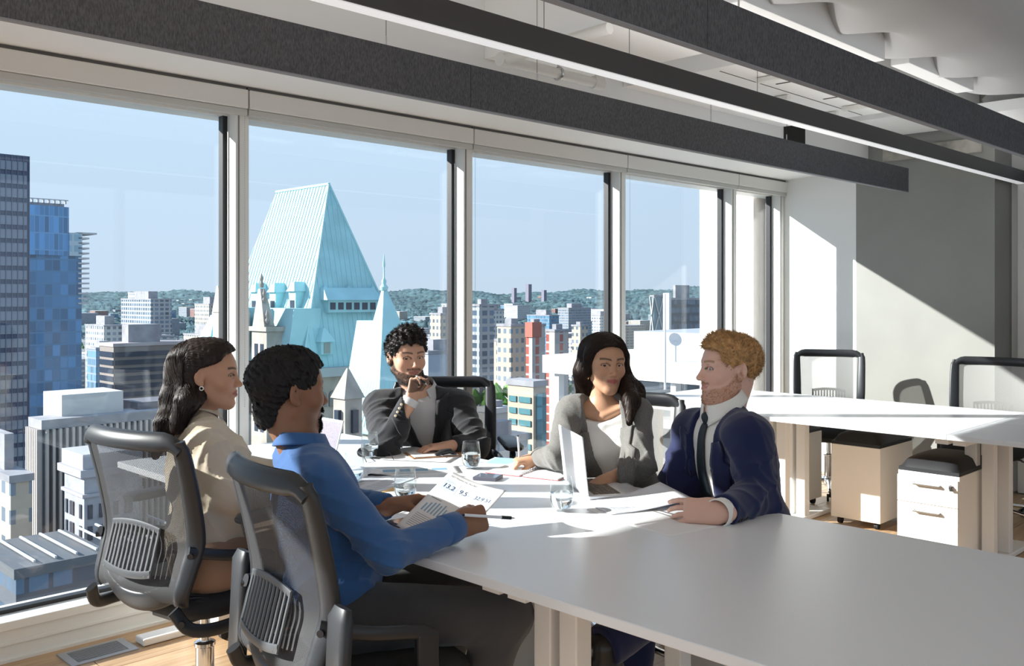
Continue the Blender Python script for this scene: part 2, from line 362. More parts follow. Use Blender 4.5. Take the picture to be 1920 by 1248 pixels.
# ---- slim linear pendant lamp between the baffles
zl = ZC+.80; yl = at_z(1260, 165, zl)[1]
r = thing('linear_lamp', (3.5, yl, zl), 'long slim anthracite pendant lamp with white underside between the felt baffles', 'lamp')
MB().box((XL+.4, yl, zl), (7.25, yl+.06, zl+.085)).build('housing', M_lampbody, r, bevel=.002)
MB().box((XL+.4, yl+.004, zl-.004), (7.24, yl+.056, zl-.0002)).build('diffuser', M_lamplens, r)
MB().box((XL+.45, yl+.012, zl+.0851), (6.8, yl+.048, zl+.0875)).build('added_uplight', mat('added_uplight_strip', (.9, .9, .9), .4, emit=(1.0, .98, .95, 8.0)), r)  # upward strip added to brighten the ceiling
for u in (1020, 1180, 1420): 
    cx = at_y(u, 100, yl+.03)[0]; MB().sweep([(cx, yl+.03, zl+.085), (cx, yl+.03, ZSLAB-.003)], .0012, 5).build('cable', M_gasket, r)
# ================================================================== CITY OUTSIDE (the office is high above the street)
ZG = -78.0
def facade(name, wall, win, bay=3.2, flr=3.3, wx=.62, wz=.55, rough=.2):
    if name in MATS: return MATS[name]
    m = bpy.data.materials.new(name); m.use_nodes = True; N, L = nodes(m); b = N['Principled BSDF']
    g = N.new('ShaderNodeNewGeometry'); s = N.new('ShaderNodeSeparateXYZ'); L.new(g.outputs['Position'], s.inputs[0])
    def mth(op, a, bb):
        q = N.new('ShaderNodeMath'); q.operation = op
        for i, x in enumerate((a, bb)):
            if x is None: continue
            if isinstance(x, (int, float)): q.inputs[i].default_value = x
            else: L.new(x, q.inputs[i])
        return q.outputs[0]
    h = mth('ADD', s.outputs['X'], s.outputs['Y'])
    fx = mth('FRACT', mth('DIVIDE', h, bay), None); fz = mth('FRACT', mth('DIVIDE', mth('ADD', s.outputs['Z'], 200.), flr), None)
    w_ = mth('MULTIPLY', mth('LESS_THAN', fx, wx), mth('LESS_THAN', fz, wz))
    sn = N.new('ShaderNodeSeparateXYZ'); L.new(g.outputs['Normal'], sn.inputs[0])
    w_ = mth('MULTIPLY', w_, mth('LESS_THAN', mth('ABSOLUTE', sn.outputs['Z'], None), .5))
    fl = N.new('ShaderNodeVectorMath'); fl.operation = 'FLOOR'
    cv = N.new('ShaderNodeCombineXYZ'); L.new(mth('DIVIDE', h, bay), cv.inputs[0]); L.new(mth('DIVIDE', mth('ADD', s.outputs['Z'], 200.), flr), cv.inputs[1]); L.new(cv.outputs[0], fl.inputs[0])
    wn_ = N.new('ShaderNodeTexWhiteNoise'); L.new(fl.outputs[0], wn_.inputs['Vector'])
    mv = N.new('ShaderNodeMixRGB'); L.new(wn_.outputs['Value'], mv.inputs[0]); mv.inputs[1].default_value = (*[x*.55 for x in win], 1); mv.inputs[2].default_value = (*[min(1, x*1.5) for x in win], 1)
    mx = N.new('ShaderNodeMixRGB'); L.new(w_, mx.inputs[0]); mx.inputs[1].default_value = (*wall, 1); L.new(mv.outputs[0], mx.inputs[2]); L.new(mx.outputs[0], b.inputs['Base Color'])
    rr = mth('SUBTRACT', .85, mth('MULTIPLY', w_, .85-rough)); L.new(rr, b.inputs['Roughness'])
    MATS[name] = m; return m
FC = {
 'cream': facade('facade_cream', (0.384, 0.341, 0.285), (.12, .16, .2), 2.6, 3.1, .5, .5),
 'grey': facade('facade_grey', (0.260, 0.273, 0.291), (.10, .15, .21), 2.4, 3.1, .6, .55),
 'blue': facade('facade_blue_glass', (0.186, 0.236, 0.279), (.08, .19, .30), 1.6, 3.2, .85, .78, .08),
 'white': facade('facade_white', (0.465, 0.459, 0.446), (.14, .18, .23), 3.2, 3.2, .6, .5),
 'brick': facade('facade_brick', (0.211, 0.087, 0.062), (.16, .2, .24), 2.7, 3.0, .5, .5),
 'dark': facade('facade_dark', (0.081, 0.093, 0.112), (.06, .10, .15), 1.8, 3.3, .8, .6, .1),
 'resid': facade('facade_residential', (0.298, 0.310, 0.322), (.08, .12, .17), 3.6, 2.9, .68, .62, .1),
 'redwhite': facade('facade_red_and_white', (0.409, 0.384, 0.360), (.30, .08, .06), 4.2, 3.0, .4, .8),
}
M_roofg = mat('flat_roof_grey', (.27, .27, .29), .9, var=(.4, .2)); M_roofw = mat('flat_roof_white', (.48, .48, .48), .9)
BOXES = []
def corners(uc, ul, ur, t):
    c = at_t(uc, VH, t); X0, Y0 = c[0], c[1]; return X0, X0/ratio(ul), Y0, Y0*ratio(ur)      # X0, Y1, Y0, X1
def zat(v, t): return ZC-(v-VH)/F*t
def bld(uc, ul, ur, vt, t, fac, lab, roof=None, group=None, pent=True, parapet=.8):
    X0, Y1, Y0, X1 = corners(uc, ul, ur, t); z = zat(vt, t)
    r = thing('building', ((X0+X1)/2, (Y0+Y1)/2, ZG), lab, 'building', group); BOXES.append((X0, Y0, X1, Y1))
    MB().box((X0, Y0, ZG), (X1, Y1, z)).build('walls', FC[fac] if isinstance(fac, str) else fac, r)
    MB().box((X0-.2, Y0-.2, z), (X1+.2, Y1+.2, z+parapet)).build('parapet', roof or M_roofg, r)
    if pent:
        w_, d_ = X1-X0, Y1-Y0
        MB().box((X0+w_*.25, Y0+d_*.25, z), (X0+w_*.7, Y0+d_*.7, z+parapet+min(5, .25*max(w_, d_)))).build('plant_room', M_roofg, r)
    return r, X0, Y1, Y0, X1, z
# ---- ground and hills
MB().box((-200, 10, ZG-2), (6000, 6000, ZG)).build('ground', mat('street_level', (.16, .17, .17), .9, var=(.02, .5)), kind='structure', label='streets and yards of the city far below')
M_hill = mat('hazed_wooded_hill', (.075, .125, .135), .95, spec=.1, var=(.012, .6), bump=(.05, .6))  # blue distance haze is mixed into the wood colour
def hill(u, v):
    ang = R(-36+76*u); d = 1700+3300*v; c, s = math.cos(ang), math.sin(ang)
    p = (FW*c+RT*s)*d/ c if False else (FW*c+RT*s)*d
    z = ZG-4+(78+34)*(v**1.15)+10*math.sin(u*23)*v+7*math.sin(u*61+1)*v+5*math.sin(u*140+v*9)*v+rnd.uniform(-4, 4)*(v > .02)
    return (p[0], p[1], z)
hl = MB().grid(hill, 700, 40).build('hillside', M_hill, smooth=True); tag(hl, 'low wooded hills along the horizon behind the city', kind='structure')
# ---- far-left dark glass tower: floors as bands
t0 = 190
Xr = at_t(55, VH, t0); zt = zat(293, t0); Xr0, Yr0 = Xr[0], Xr[1]
r = thing('building', (Xr[0]-15, Xr[1]+12, ZG), 'dark grey glass office tower cut by the left picture edge', 'building')
MB().box((Xr[0]-40, Xr[1], ZG), (Xr[0], Xr[1]+28, zt)).build('core', mat('tower_spandrel', (.07, .085, .14), .4), r)
fh = 25.3/F*t0; k = 0
gm = mat('tower_glass', (.17, .20, .25), .12, spec=.8, var=(.3, .25)); bm_ = unit_box()
while zt-1.2-k*fh > zat(1240, t0):
    shared('window_band', bm_, gm, r, (Xr[0]-20.15, Xr[1]-.02, zt-1.2-k*fh-fh*.36), scale=(39.3, .25, fh*.66)); k += 1
vb = MB()
for i in range(36): vb.box((Xr[0]-1.1*i-.12, Xr[1]-.3, ZG), (Xr[0]-1.1*i, Xr[1]-.14, zt))
vb.build('vertical_fins', mat('tower_fin', (.12, .13, .18), .4), r)
# ---- blue glass tower with balconies
t0 = 280
pa, pb = at_t(40, VH, t0), at_t(153, VH, t0)
Xa, Xb, Yf = pb[0]-42, pb[0], pb[1]
r = thing('building', (pb[0]-15, pb[1]+15, ZG), 'blue glass tower with curved crown and stepped balconies', 'building')
zt = zat(480, t0)
MB().box((Xa, Yf, ZG), (Xb, Yf+30, zt)).build('lower_block', facade('facade_deep_blue', (.10, .22, .36), (.05, .17, .33), 2.2, 3.6, .9, .86, .06), r)
p2 = at_t(121, VH, t0)[0]
up = MB(); n = 14; poly = []
for i in range(n+1):
    a = i/n; poly.append((Xa+(p2-Xa)*a-0, Yf-2.5*math.sin(math.pi*(.5+a*.5))-.0))
poly += [(p2, Yf+26), (Xa, Yf+26)]
up.prism(poly, zt, zat(390, t0)); up.build('upper_block', facade('facade_bright_blue', (.16, .34, .56), (.07, .23, .45), 1.5, 5.0, .86, .93, .06), r)
MB().box((Xa+2, Yf+1, zat(390, t0)), (p2-1, Yf+20, zat(384, t0))).build('crown', M_roofg, r)
tr = MB()
for i in range(11): x = Xa+22+(p2-Xa-23)*i/10; tr.box((x, Yf+.5, zat(384, t0)), (x+.5, Yf+1, zat(377, t0)))
tr.box((Xa+20, Yf+.4, zat(378, t0)), (p2, Yf+1.1, zat(376.5, t0))); tr.build('crown_truss', M_roofw, r)
MB().box((p2, Yf+1, zt), (Xb-3.5, Yf+20, zat(395, t0))).build('back_slab', facade('facade_grey_glass', (.3, .42, .52), (.16, .3, .42), 3, 3.4, .8, .7), r)
MB().box((p2, Yf-.5, zt), (Xb, Yf+14, zat(437, t0))).build('balcony_block', facade('facade_pale_glass', (.42, .52, .56), (.22, .36, .44), 2.5, 3.3, .8, .6), r)
sl = MB().box((-.5, -.5, -.5), (.5, .5, .5)).mesh('balcony'); sl.materials.append(M_roofw)
z = zat(437, t0); i = 0
while z > zat(575, t0):
    shared('balcony', sl, None, r, (Xb+1.0-(.5 if i else -.6), Yf+5, z), scale=(3.2 if i else 5.5, 11, .5)); z -= 9.4/F*t0; i += 1
# ---- green copper roofed hotel
M_cop = mat('copper_verdigris', (.30, .54, .57), .6, var=(.35, .12)); M_cop2 = mat('copper_rib', (.34, .58, .60), .6)
M_stone = mat('hotel_stone', (.36, .33, .29), .9, var=(.5, .2), bump=(3, .3)); M_dkwin = mat('dark_window', (.03, .04, .06), .15)
r = thing('hotel', (62, 95, ZG), 'grand stone hotel with steep green copper roof and turret', 'building')
RX0, RX1, RY0, RY1, ZE = 55.4, 70.4, 88.3, 110.0, -6.6
PR = at_t(617, 345, 110); XR, ZR = PR[0], PR[2]; YR0, YR1 = PR[1], 105.2
rf = MB(); rf.add([(RX0, RY0, ZE), (RX1, RY0, ZE), (RX1, RY1, ZE), (RX0, RY1, ZE), (XR, YR0, ZR), (XR, YR1, ZR)], [(0, 1, 4), (1, 2, 5, 4), (2, 3, 5), (3, 0, 4, 5), (0, 3, 2, 1)])
rfo = rf.build('main_roof', M_cop, r)
rb = MB()
def lerp3(a, b, t): return tuple(a[i]+(b[i]-a[i])*t for i in range(3))
A, B_, C_, D_, E_, F_ = (RX0, RY0, ZE), (RX1, RY0, ZE), (RX0, RY1, ZE), None, (XR, YR0, ZR), (XR, YR1, ZR)
for i in range(1, 34):                        # standing seams, left slope
    a = lerp3(A, C_, i/34); yy = a[1]
    f = 1.0 if YR0 <= yy <= YR1 else ((yy-RY0)/(YR0-RY0) if yy < YR0 else (RY1-yy)/(RY1-YR1))
    b = (RX0+(XR-RX0)*f, yy, ZE+(ZR-ZE)*f); rb.sweep([(a[0]-.04, a[1], a[2]), (b[0]-.04, b[1], b[2])], .045, 4)
for i in range(1, 22):                        # near hip face
    a = lerp3(A, B_, i/22); f = (a[0]-RX0)/(XR-RX0) if a[0] < XR else (RX1-a[0])/(RX1-XR)
    rb.sweep([(a[0], a[1]-.03, a[2]), (a[0], RY0+(YR0-RY0)*f-.03, ZE+(ZR-ZE)*f)], .045, 4)
rb.sweep([A, E_], .14, 6); rb.sweep([B_, E_], .14, 6); rb.sweep([E_, F_], .2, 6)
o = rb.build('roof_seams', M_cop2, rfo); o['kind'] = 'stuff'
MB().box((RX0-1, RY0-1, ZE-1.0), (RX1+1, RY1+1, ZE)).build('cornice', mat('cornice_grey', (.33, .36, .36), .8), r)
MB().box((RX0, RY0, ZG), (RX1, RY1, ZE-1)).build('main_block', M_stone, r)
am = MB(); 
pm = [(math.cos(a)*.55, math.sin(a)*.55) for a in np.linspace(0, math.pi, 9)]
am.hull4([(x, 0, z) for x, z in pm]+[(-.55, 0, -1.2), (.55, 0, -1.2)], [(x, .3, z) for x, z in pm]+[(-.55, .3, -1.2), (.55, .3, -1.2)])
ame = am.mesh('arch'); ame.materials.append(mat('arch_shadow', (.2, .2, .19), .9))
for i in range(10): shared('arch', ame, None, r, (RX0+1.0+i*1.45, RY0-.25, ZE-3.2))
wb = unit_box(); wb.materials.append(M_dkwin)
for row in range(9):
    for i in range(6): shared('window', wb, None, r, (RX0+1.8+i*2.3, RY0-.02, ZE-7-row*4), scale=(.9, .2, 1.9))
    for i in range(8): shared('window', wb, None, r, (RX0-.02, RY0+1.8+i*2.6, ZE-7-row*4), scale=(.2, .9, 1.9))
def yface(z): return RY0+(YR0-RY0)*(z-ZE)/(ZR-ZE)      # near hip face
def xface(z): return RX0+(XR-RX0)*(z-ZE)/(ZR-ZE)       # left slope
# dormer strip with six windows on the shaded face
yd = yface(-.4)-.9
pl, pr_ = at_y(616, 574, yd), at_y(709, 574, yd)
zt_, zb_ = at_y(660, 562, yd)[2], at_y(660, 585, yd)[2]
dm = MB().box((pl[0], yd, zb_), (pr_[0], yd+3, zt_)).build('dormer_strip', M_cop, r)
MB().hull4([(pl[0]-.4, yd-.4, zt_), (pr_[0]+.4, yd-.4, zt_), (pr_[0]+.4, yd+2, zt_), (pl[0]-.4, yd+2, zt_)], [(pl[0]-.1, yd+.9, zt_+1.4), (pr_[0]+.1, yd+.9, zt_+1.4), (pr_[0]+.1, yd+2, zt_+1.4), (pl[0]-.1, yd+2, zt_+1.4)]).build('dormer_roof', M_cop, dm)
for i in range(6):
    a, b = at_y(619+15*i, 567, yd), at_y(629+15*i, 580, yd); MB().box((a[0], yd-.06, b[2]), (b[0], yd+.1, a[2])).build('window', M_dkwin, dm)
for u in (617, 661, 706):
    p = at_y(u, 556, yd+.4); fi = MB(); fi.lathe([(.55, -.6), (.42, .0), (.30, .9), (.34, 1.0), (.05, 1.3), (.02, 2.0)], 8, (p[0], yd+1.2, p[2])); fi.build('roof_finial', M_cop, r, smooth=40)
def dormer_front(u, v0, v1, w_, zc_):                 # on the shaded face
    y = yface(zc_)-.6; a = at_y(u, v0, y); b = at_y(u, v1, y); h = b[2]; hh = a[2]-b[2]
    d = MB().box((a[0]-w_, y, h), (a[0]+w_, y+2, h+hh*.48)).build('dormer', M_cop, r)
    MB().box((a[0]-w_*.55, y-.06, h+.1), (a[0]+w_*.55, y+.1, h+hh*.44)).build('window', mat('dormer_glass', (.22, .27, .25), .2), d)
    MB().hull4([(a[0]-w_*1.3, y-.3, h+hh*.48), (a[0]+w_*1.3, y-.3, h+hh*.48), (a[0]+w_*1.3, y+2, h+hh*.48), (a[0]-w_*1.3, y+2, h+hh*.48)], [(a[0]-.15, y+.5, a[2]), (a[0]+.15, y+.5, a[2]), (a[0]+.15, y+1, a[2]), (a[0]-.15, y+1, a[2])]).build('dormer_roof', M_cop2, d)
dormer_front(613, 615, 664, .75, -5)
def dormer_left(u, v0, v1, zc_, w_=.7):               # on the sunlit slope
    x = xface(zc_)-.5; a = at_x(u, v0, x); b = at_x(u, v1, x)
    d = MB().box((x, a[1]-w_, b[2]), (x+3.0, a[1]+w_, a[2]-.6)).build('dormer', M_cop, r)
    MB().box((x-.06, a[1]-w_*.6, b[2]+.1), (x+.1, a[1]+w_*.6, b[2]+(a[2]-b[2])*.42)).build('window', M_dkwin, d)
    MB().hull4([(x-.3, a[1]-w_*1.25, a[2]-.6), (x+3, a[1]-w_*1.25, a[2]-.6), (x+3, a[1]+w_*1.25, a[2]-.6), (x-.3, a[1]+w_*1.25, a[2]-.6)], [(x+.2, a[1]-.1, a[2]+.5), (x+3, a[1]-.1, a[2]+.5), (x+3, a[1]+.1, a[2]+.5), (x+.2, a[1]+.1, a[2]+.5)]).build('dormer_roof', M_cop2, d)
for (u, v0, v1, z_) in ((476, 538, 582, -.5), (511, 538, 582, -.5), (548, 536, 582, -.5), (543, 614, 652, -5)): dormer_left(u, v0, v1, z_)
# lower copper wing and stone gable on the left
gx = 52.5
ga_, gb_ = at_x(472, 620, gx), at_x(500, 620, gx)
ztop = at_x(486, 612, gx)[2]
gs = MB().box((gx, gb_[1], ZG), (gx+4, ga_[1], ztop)).build('stone_gable', M_stone, r)
ym = (ga_[1]+gb_[1])/2; hw = (ga_[1]-gb_[1])/2
MB().hull4([(gx-.1, ym-hw*.8, ztop), (gx-.1, ym+hw*.8, ztop), (gx+1.2, ym+hw*.8, ztop), (gx+1.2, ym-hw*.8, ztop)], [(gx, ym-.25, ztop+4.2), (gx, ym+.25, ztop+4.2), (gx+.6, ym+.25, ztop+4.2), (gx+.6, ym-.25, ztop+4.2)]).build('pediment', M_stone, gs)
orn = MB()
for dy, zz in ((-hw*.75, .3), (hw*.75, .3), (-hw*.35, 2.6), (hw*.35, 2.6), (0, 4.3)):
    orn.lathe([(.22, 0), (.3, .4), (.14, .7), (.24, 1.0), (.04, 1.6)], 8, (gx+.3, ym+dy, ztop+zz))
orn.build('stone_ornament', mat('stone_weathered', (.25, .23, .2), .9), gs)
MB().box((gx-.25, gb_[1]-.3, ztop-.5), (gx+4, ga_[1]+.3, ztop)).build('ledge', M_stone, gs)
for dz in (0, 7, 14):
    for dy in (-.62, .62): MB().box((gx-.05, ym+dy-.34, ztop-4.6-dz), (gx+.1, ym+dy+.34, ztop-1.9-dz)).build('window', M_dkwin, gs)
MB().box((gx+.3, gb_[1]+3.0, ZG), (gx+4, gb_[1]+7, ztop-10)).build('left_wing', M_stone, r)
MB().hull4([(gx+1.0, gb_[1]-1.8, ztop-6.5), (gx+5, gb_[1]-1.8, ztop-6.5), (gx+5, ga_[1]+14, ztop-6.5), (gx+1.0, ga_[1]+14, ztop-6.5)], [(gx+2.5, gb_[1]-1.5, ztop+2.0), (gx+6, gb_[1]-1.5, ztop+2.0), (gx+6, ga_[1]+14, ztop+2.0), (gx+2.5, ga_[1]+14, ztop+2.0)]).build('wing_roof', M_cop, r)
gsl = MB().hull4([(51.5, 104, -9.5), (56, 104, -9.5), (56, 111, -9.5), (51.5, 111, -9.5)], [(54.6, 107, -1.0), (56, 107, -1.0), (56, 108, -1.0), (54.6, 108, -1.0)]).build('far_turret_roof', M_cop, r)
g2a, g2b = at_x(399, 590, 50.5), at_x(416, 590, 50.5); g2z = at_x(408, 585, 50.5)[2]
g2 = MB().box((50.5, g2b[1], ZG), (54, g2a[1], g2z)).build('stone_gable', M_stone, r)
MB().hull4([(50.4, g2b[1], g2z), (50.4, g2a[1], g2z), (51.5, g2a[1], g2z), (51.5, g2b[1], g2z)], [(50.5, (g2a[1]+g2b[1])/2-.2, g2z+3), (50.5, (g2a[1]+g2b[1])/2+.2, g2z+3), (51, (g2a[1]+g2b[1])/2+.2, g2z+3), (51, (g2a[1]+g2b[1])/2-.2, g2z+3)]).build('pediment', M_stone, g2)
MB().hull4([(51.2, g2a[1]+.2, g2z-11), (54, g2a[1]+.2, g2z-11), (54, g2a[1]+9, g2z-11), (51.2, g2a[1]+9, g2z-11)], [(53.6, g2a[1]+.2, g2z+3), (54, g2a[1]+.2, g2z+3), (54, g2a[1]+.6, g2z+3), (53.6, g2a[1]+.6, g2z+3)]).build('wing_roof', M_cop, r)
# turret wing in front
WX0, WX1, WY0, WY1 = 51.9, 60.0, 69.9, 75.2
ap = at_t(720, 538, 92); zb = -11.0
wr = MB().hull4([(WX0, WY0, zb), (WX1, WY0, zb), (WX1, WY1, zb), (WX0, WY1, zb)], [(ap[0]-.12, ap[1]-.12, ap[2]), (ap[0]+.12, ap[1]-.12, ap[2]), (ap[0]+.12, ap[1]+.12, ap[2]), (ap[0]-.12, ap[1]+.12, ap[2])]).build('turret_roof', M_cop, r)
MB().lathe([(.35, -.3), (.42, 0), (.2, .3), (.26, .6), (.09, .9), (.07, 1.9), (.14, 2.1), (.02, 3.3)], 10, tuple(ap)).build('finial', M_cop2, wr, smooth=40)
rs = MB()
for i in range(1, 12):
    a = (WX0-.03, WY0+(WY1-WY0)*i/12, zb); f = min(1, (a[1]-WY0)/(ap[1]-WY0)) if a[1] < ap[1] else (WY1-a[1])/(WY1-ap[1])
    rs.sweep([a, (WX0+(ap[0]-WX0)*f-.03, a[1], zb+(ap[2]-zb)*f)], .04, 4)
for i in range(1, 14):
    a = (WX0+(WX1-WX0)*i/14, WY0-.03, zb); f = (a[0]-WX0)/(ap[0]-WX0) if a[0] < ap[0] else (WX1-a[0])/(WX1-ap[0])
    rs.sweep([a, (a[0], WY0+(ap[1]-WY0)*f-.03, zb+(ap[2]-zb)*f)], .04, 4)
rs.sweep([(WX0, WY0, zb), tuple(ap)], .1, 6); o = rs.build('turret_seams', M_cop2, wr); o['kind'] = 'stuff'
tb = MB().box((WX0+.3, WY0+.3, ZG), (WX1-.3, WY1+4, zb)).build('turret_block', M_stone, r)
MB().box((WX0-.2, WY0-.2, zb-.6), (WX1+.2, WY1+.2, zb)).build('ledge', mat('copper_gutter', (.3, .5, .52), .7), tb)
for row in range(6):
    for i in range(3): shared('window', wb, None, r, (WX0+1.6+i*2.3, WY0+.28, zb-3-row*4), scale=(.9, .2, 1.9))
    for i in range(5): shared('window', wb, None, r, (WX0+.28, WY0+2+i*3, zb-3-row*4), scale=(.2, .9, 1.9))
MB().hull4([(55.6, WY1-2, zb), (60, WY1-2, zb), (60, WY1+6, zb), (55.6, WY1+6, zb)], [(57.2, WY1-2, -1.2), (58.8, WY1-2, -1.2), (58.8, WY1+5.5, -1.2), (57.2, WY1+5.5, -1.2)]).build('link_roof', M_cop, r)
# stone pinnacle with gable
pn = at_t(652, 745, 82); pt_ = at_t(652, 690, 82)
pp = MB().box((pn[0]-.9, pn[1]-.9, ZG), (pn[0]+.9, pn[1]+.9, pn[2])).build('pinnacle', M_stone, r)
MB().hull4([(pn[0]-1.1, pn[1]-1.1, pn[2]), (pn[0]+1.1, pn[1]-1.1, pn[2]), (pn[0]+1.1, pn[1]+1.1, pn[2]), (pn[0]-1.1, pn[1]+1.1, pn[2])], [(pn[0]-.08, pn[1]-.08, pt_[2])]*1+[(pn[0]+.08, pn[1]-.08, pt_[2]), (pn[0]+.08, pn[1]+.08, pt_[2]), (pn[0]-.08, pn[1]+.08, pt_[2])]).build('spire', M_stone, pp)
for dx, dy in ((-.93, 0), (0, -.93)): MB().box((pn[0]+dx-.3, pn[1]+dy-.3, pn[2]-3), (pn[0]+dx+.3, pn[1]+dy+.3, pn[2]-1)).build('window', M_dkwin, pp)
BOXES.append((48, 66, 74, 114)); BOXES.append((Xr0-45, Yr0-5, Xr0+5, Yr0+35)); BOXES.append((pb[0]-50, pb[1]-8, pb[0]+8, pb[1]+40)); BOXES.append((58, 12, 96, 60))
# ---- hand placed buildings
bld(283, 227, 322, 562, 620, 'resid', 'pale twin residential tower standing before the wooded hills, left window')
r_, *_q = bld(266, 240, 290, 549, 780, 'white', 'white penthouse tower rising behind the twin residential tower', pent=False)
bld(385, 344, 425, 630, 480, 'cream', 'cream apartment block just left of the first post')
bld(392, 365, 425, 571, 700, 'cream', 'tall cream tower beyond the cream apartment block')
bld(258, 235, 330, 634, 400, 'white', 'white flat block behind the banded tan building')
bld(195, 160, 235, 612, 520, 'white', 'white low block right of the blue glass tower')
bld(180, 163, 222, 655, 380, 'blue', 'small blue glass block right of the blue glass tower')
# banded tan building
r, X0, Y1, Y0, X1, z = bld(213, 187, 345, 650, 230, mat('tan_stone', (.22, .19, .17), .8), 'tan office block with dark window bands and a sunlit side', mat('tan_roof', (.42, .37, .36), .9))
fl_ = 15.2/F*230; k = 0
wbnd = unit_box(); wbnd.materials.append(M_dkwin)
while k < 13:
    zz = z-2.0-k*fl_
    shared('window_band', wbnd, None, r, (X0-.02, (Y0+Y1)/2, zz), scale=(.3, (Y1-Y0)*.96, fl_*.66))
    shared('window_band', wbnd, None, r, ((X0+X1)/2, Y0-.02, zz), scale=((X1-X0)*.96, .3, fl_*.6)); k += 1
# flat-roofed block with pale pilasters, lower left
r, X0, Y1, Y0, X1, z = bld(80, 57, 330, 805, 118, mat('dark_glass_wall', (.07, .09, .11), .25), 'low flat-roofed block with pale pilasters below the blue tower', M_roofg, pent=False, parapet=1.2)
pil = unit_box(); pil.materials.append(mat('pilaster_pale', (.42, .39, .37), .8))
for i in range(7): shared('pilaster', pil, None, r, (X0-.3, Y0+(Y1-Y0)*(i+.5)/7, (z+ZG)/2), scale=(.7, (Y1-Y0)/7*.55, z-ZG))
for i in range(22): shared('pilaster', pil, None, r, (X0+(X1-X0)*(i+.5)/22, Y0-.3, (z+ZG)/2), scale=((X1-X0)/22*.4, .6, z-ZG))
MB().box((X0+3, Y0+2, z), (X0+11, Y0+9, z+4)).build('plant_room', M_roofw, r)
MB().box((X0+13, Y0+2, z), (X0+30, Y0+8, z+2.2)).build('plant_room', mat('roof_plant_dark', (.12, .12, .14), .8), r)
# grey stone corner block with cornice and sash windows
r, X0, Y1, Y0, X1, z = bld(158, 121, 262, 880, 86, mat('pale_grey_stone', (.30, .31, .34), .85, var=(.8, .15)), 'ornate grey stone block with cornice and dark sash windows below the woman\'s chair', mat('stone_cornice', (.33, .33, .36), .85), pent=False, parapet=1.4)
MB().box((X0-.5, Y0-.5, z-.7), (X1+.5, Y1+.5, z)).build('cornice', MATS['stone_cornice'], r)
MB().box((X0-.25, Y0-.25, z-2.6), (X1+.25, Y1+.25, z-2.3)).build('cornice', MATS['stone_cornice'], r)
for row in range(7):
    zz = z-4.0-row*2.0
    for q in (.14, .36, .46, .84): shared('window', wbnd, None, r, (X0-.02, Y0+(Y1-Y0)*(1-q), zz), scale=(.2, .42, 1.3))
    for q in (.10, .30, .36, .56, .76, .82): shared('window', wbnd, None, r, (X0+(X1-X0)*q, Y0-.02, zz), scale=(.42, .2, 1.3))
# low terrace with lattice roof, bottom left
r, X0, Y1, Y0, X1, z = bld(30, -40, 200, 1085, 72, 'dark', 'low dark terrace with skylight ribs in the lower left window corner', mat('dark_roof', (.10, .11, .12), .6), pent=False)
rb_ = unit_box(); rb_.materials.append(mat('skylight_rib', (.5, .52, .54), .4))
for i in range(9): shared('skylight_rib', rb_, None, r, (X0+1.5+i*1.6, (Y0+Y1)/2, z+1.0), scale=(.16, (Y1-Y0)*.9, .16))
bld(20, -60, 60, 905, 100, 'cream', 'dim tan block at the lower left picture edge')
# cream tower right of the hotel and grey slab under it
bld(826, 806, 860, 590, 420, 'cream', 'cream apartment tower behind the black-suited man')
bld(843, 828, 870, 572, 470, 'cream', 'second cream tower behind the black-suited man')
bld(803, 780, 862, 664, 210, mat('grey_slab', (.36, .39, .44), .8), 'plain grey slab block behind the black-suited man\'s shoulder', M_roofg)
# third bay
bld(899, 884, 926, 574, 330, 'resid', 'tall glass and concrete apartment tower beside the third post')
bld(917, 905, 945, 582, 640, 'white', 'slender white tower behind the glass apartment tower')
bld(958, 932, 986, 612, 300, 'cream', 'cream apartment tower left of the brick towers')
bld(945, 922, 962, 640, 340, 'cream', 'lower cream block left of the cream apartment tower')
bld(998, 986, 1022, 612, 290, 'redwhite', 'brick and white apartment tower, left of the pair')
X0, Y1, Y0, X1 = corners(998, 986, 1022, 290)
MB().box((X0-.4, Y0-.4, zat(632, 290)), (X1-2, Y1, zat(604, 290))).build('brick_crown', mat('red_brick', (.36, .12, .09), .8), bpy.data.objects[[o.name for o in COL.objects if o.get('label') == 'brick and white apartment tower, left of the pair'][0]])
bld(1040, 1024, 1066, 622, 310, 'redwhite', 'brick and white apartment tower, right of the pair')
bld(1066, 1046, 1108, 578, 1100, 'grey', 'wide grey slab far behind the brick towers')
bld(1030, 988, 1048, 592, 900, 'blue', 'pale office block with green glass far behind the brick towers')
bld(1125, 1110, 1143, 592, 1000, 'white', 'white tower far away beside the fourth post')
bld(1088, 1072, 1102, 612, 420, 'cream', 'peach apartment block above the woman in the grey blazer')
for (u, w_, vt_, tt, lab) in ((964, 5, 540, 3800, 'left of three hazy towers on the skyline'), (991, 6, 533, 3900, 'tallest of three hazy towers on the skyline'), (1020, 5, 544, 3700, 'right of three hazy towers on the skyline')):
    bld(u, u-w_, u+w_, vt_, tt, mat('hazy_tower', (.20, .19, .24), .9), lab, MATS['hazy_tower'], pent=False)  # distance haze is put into the towers' colour
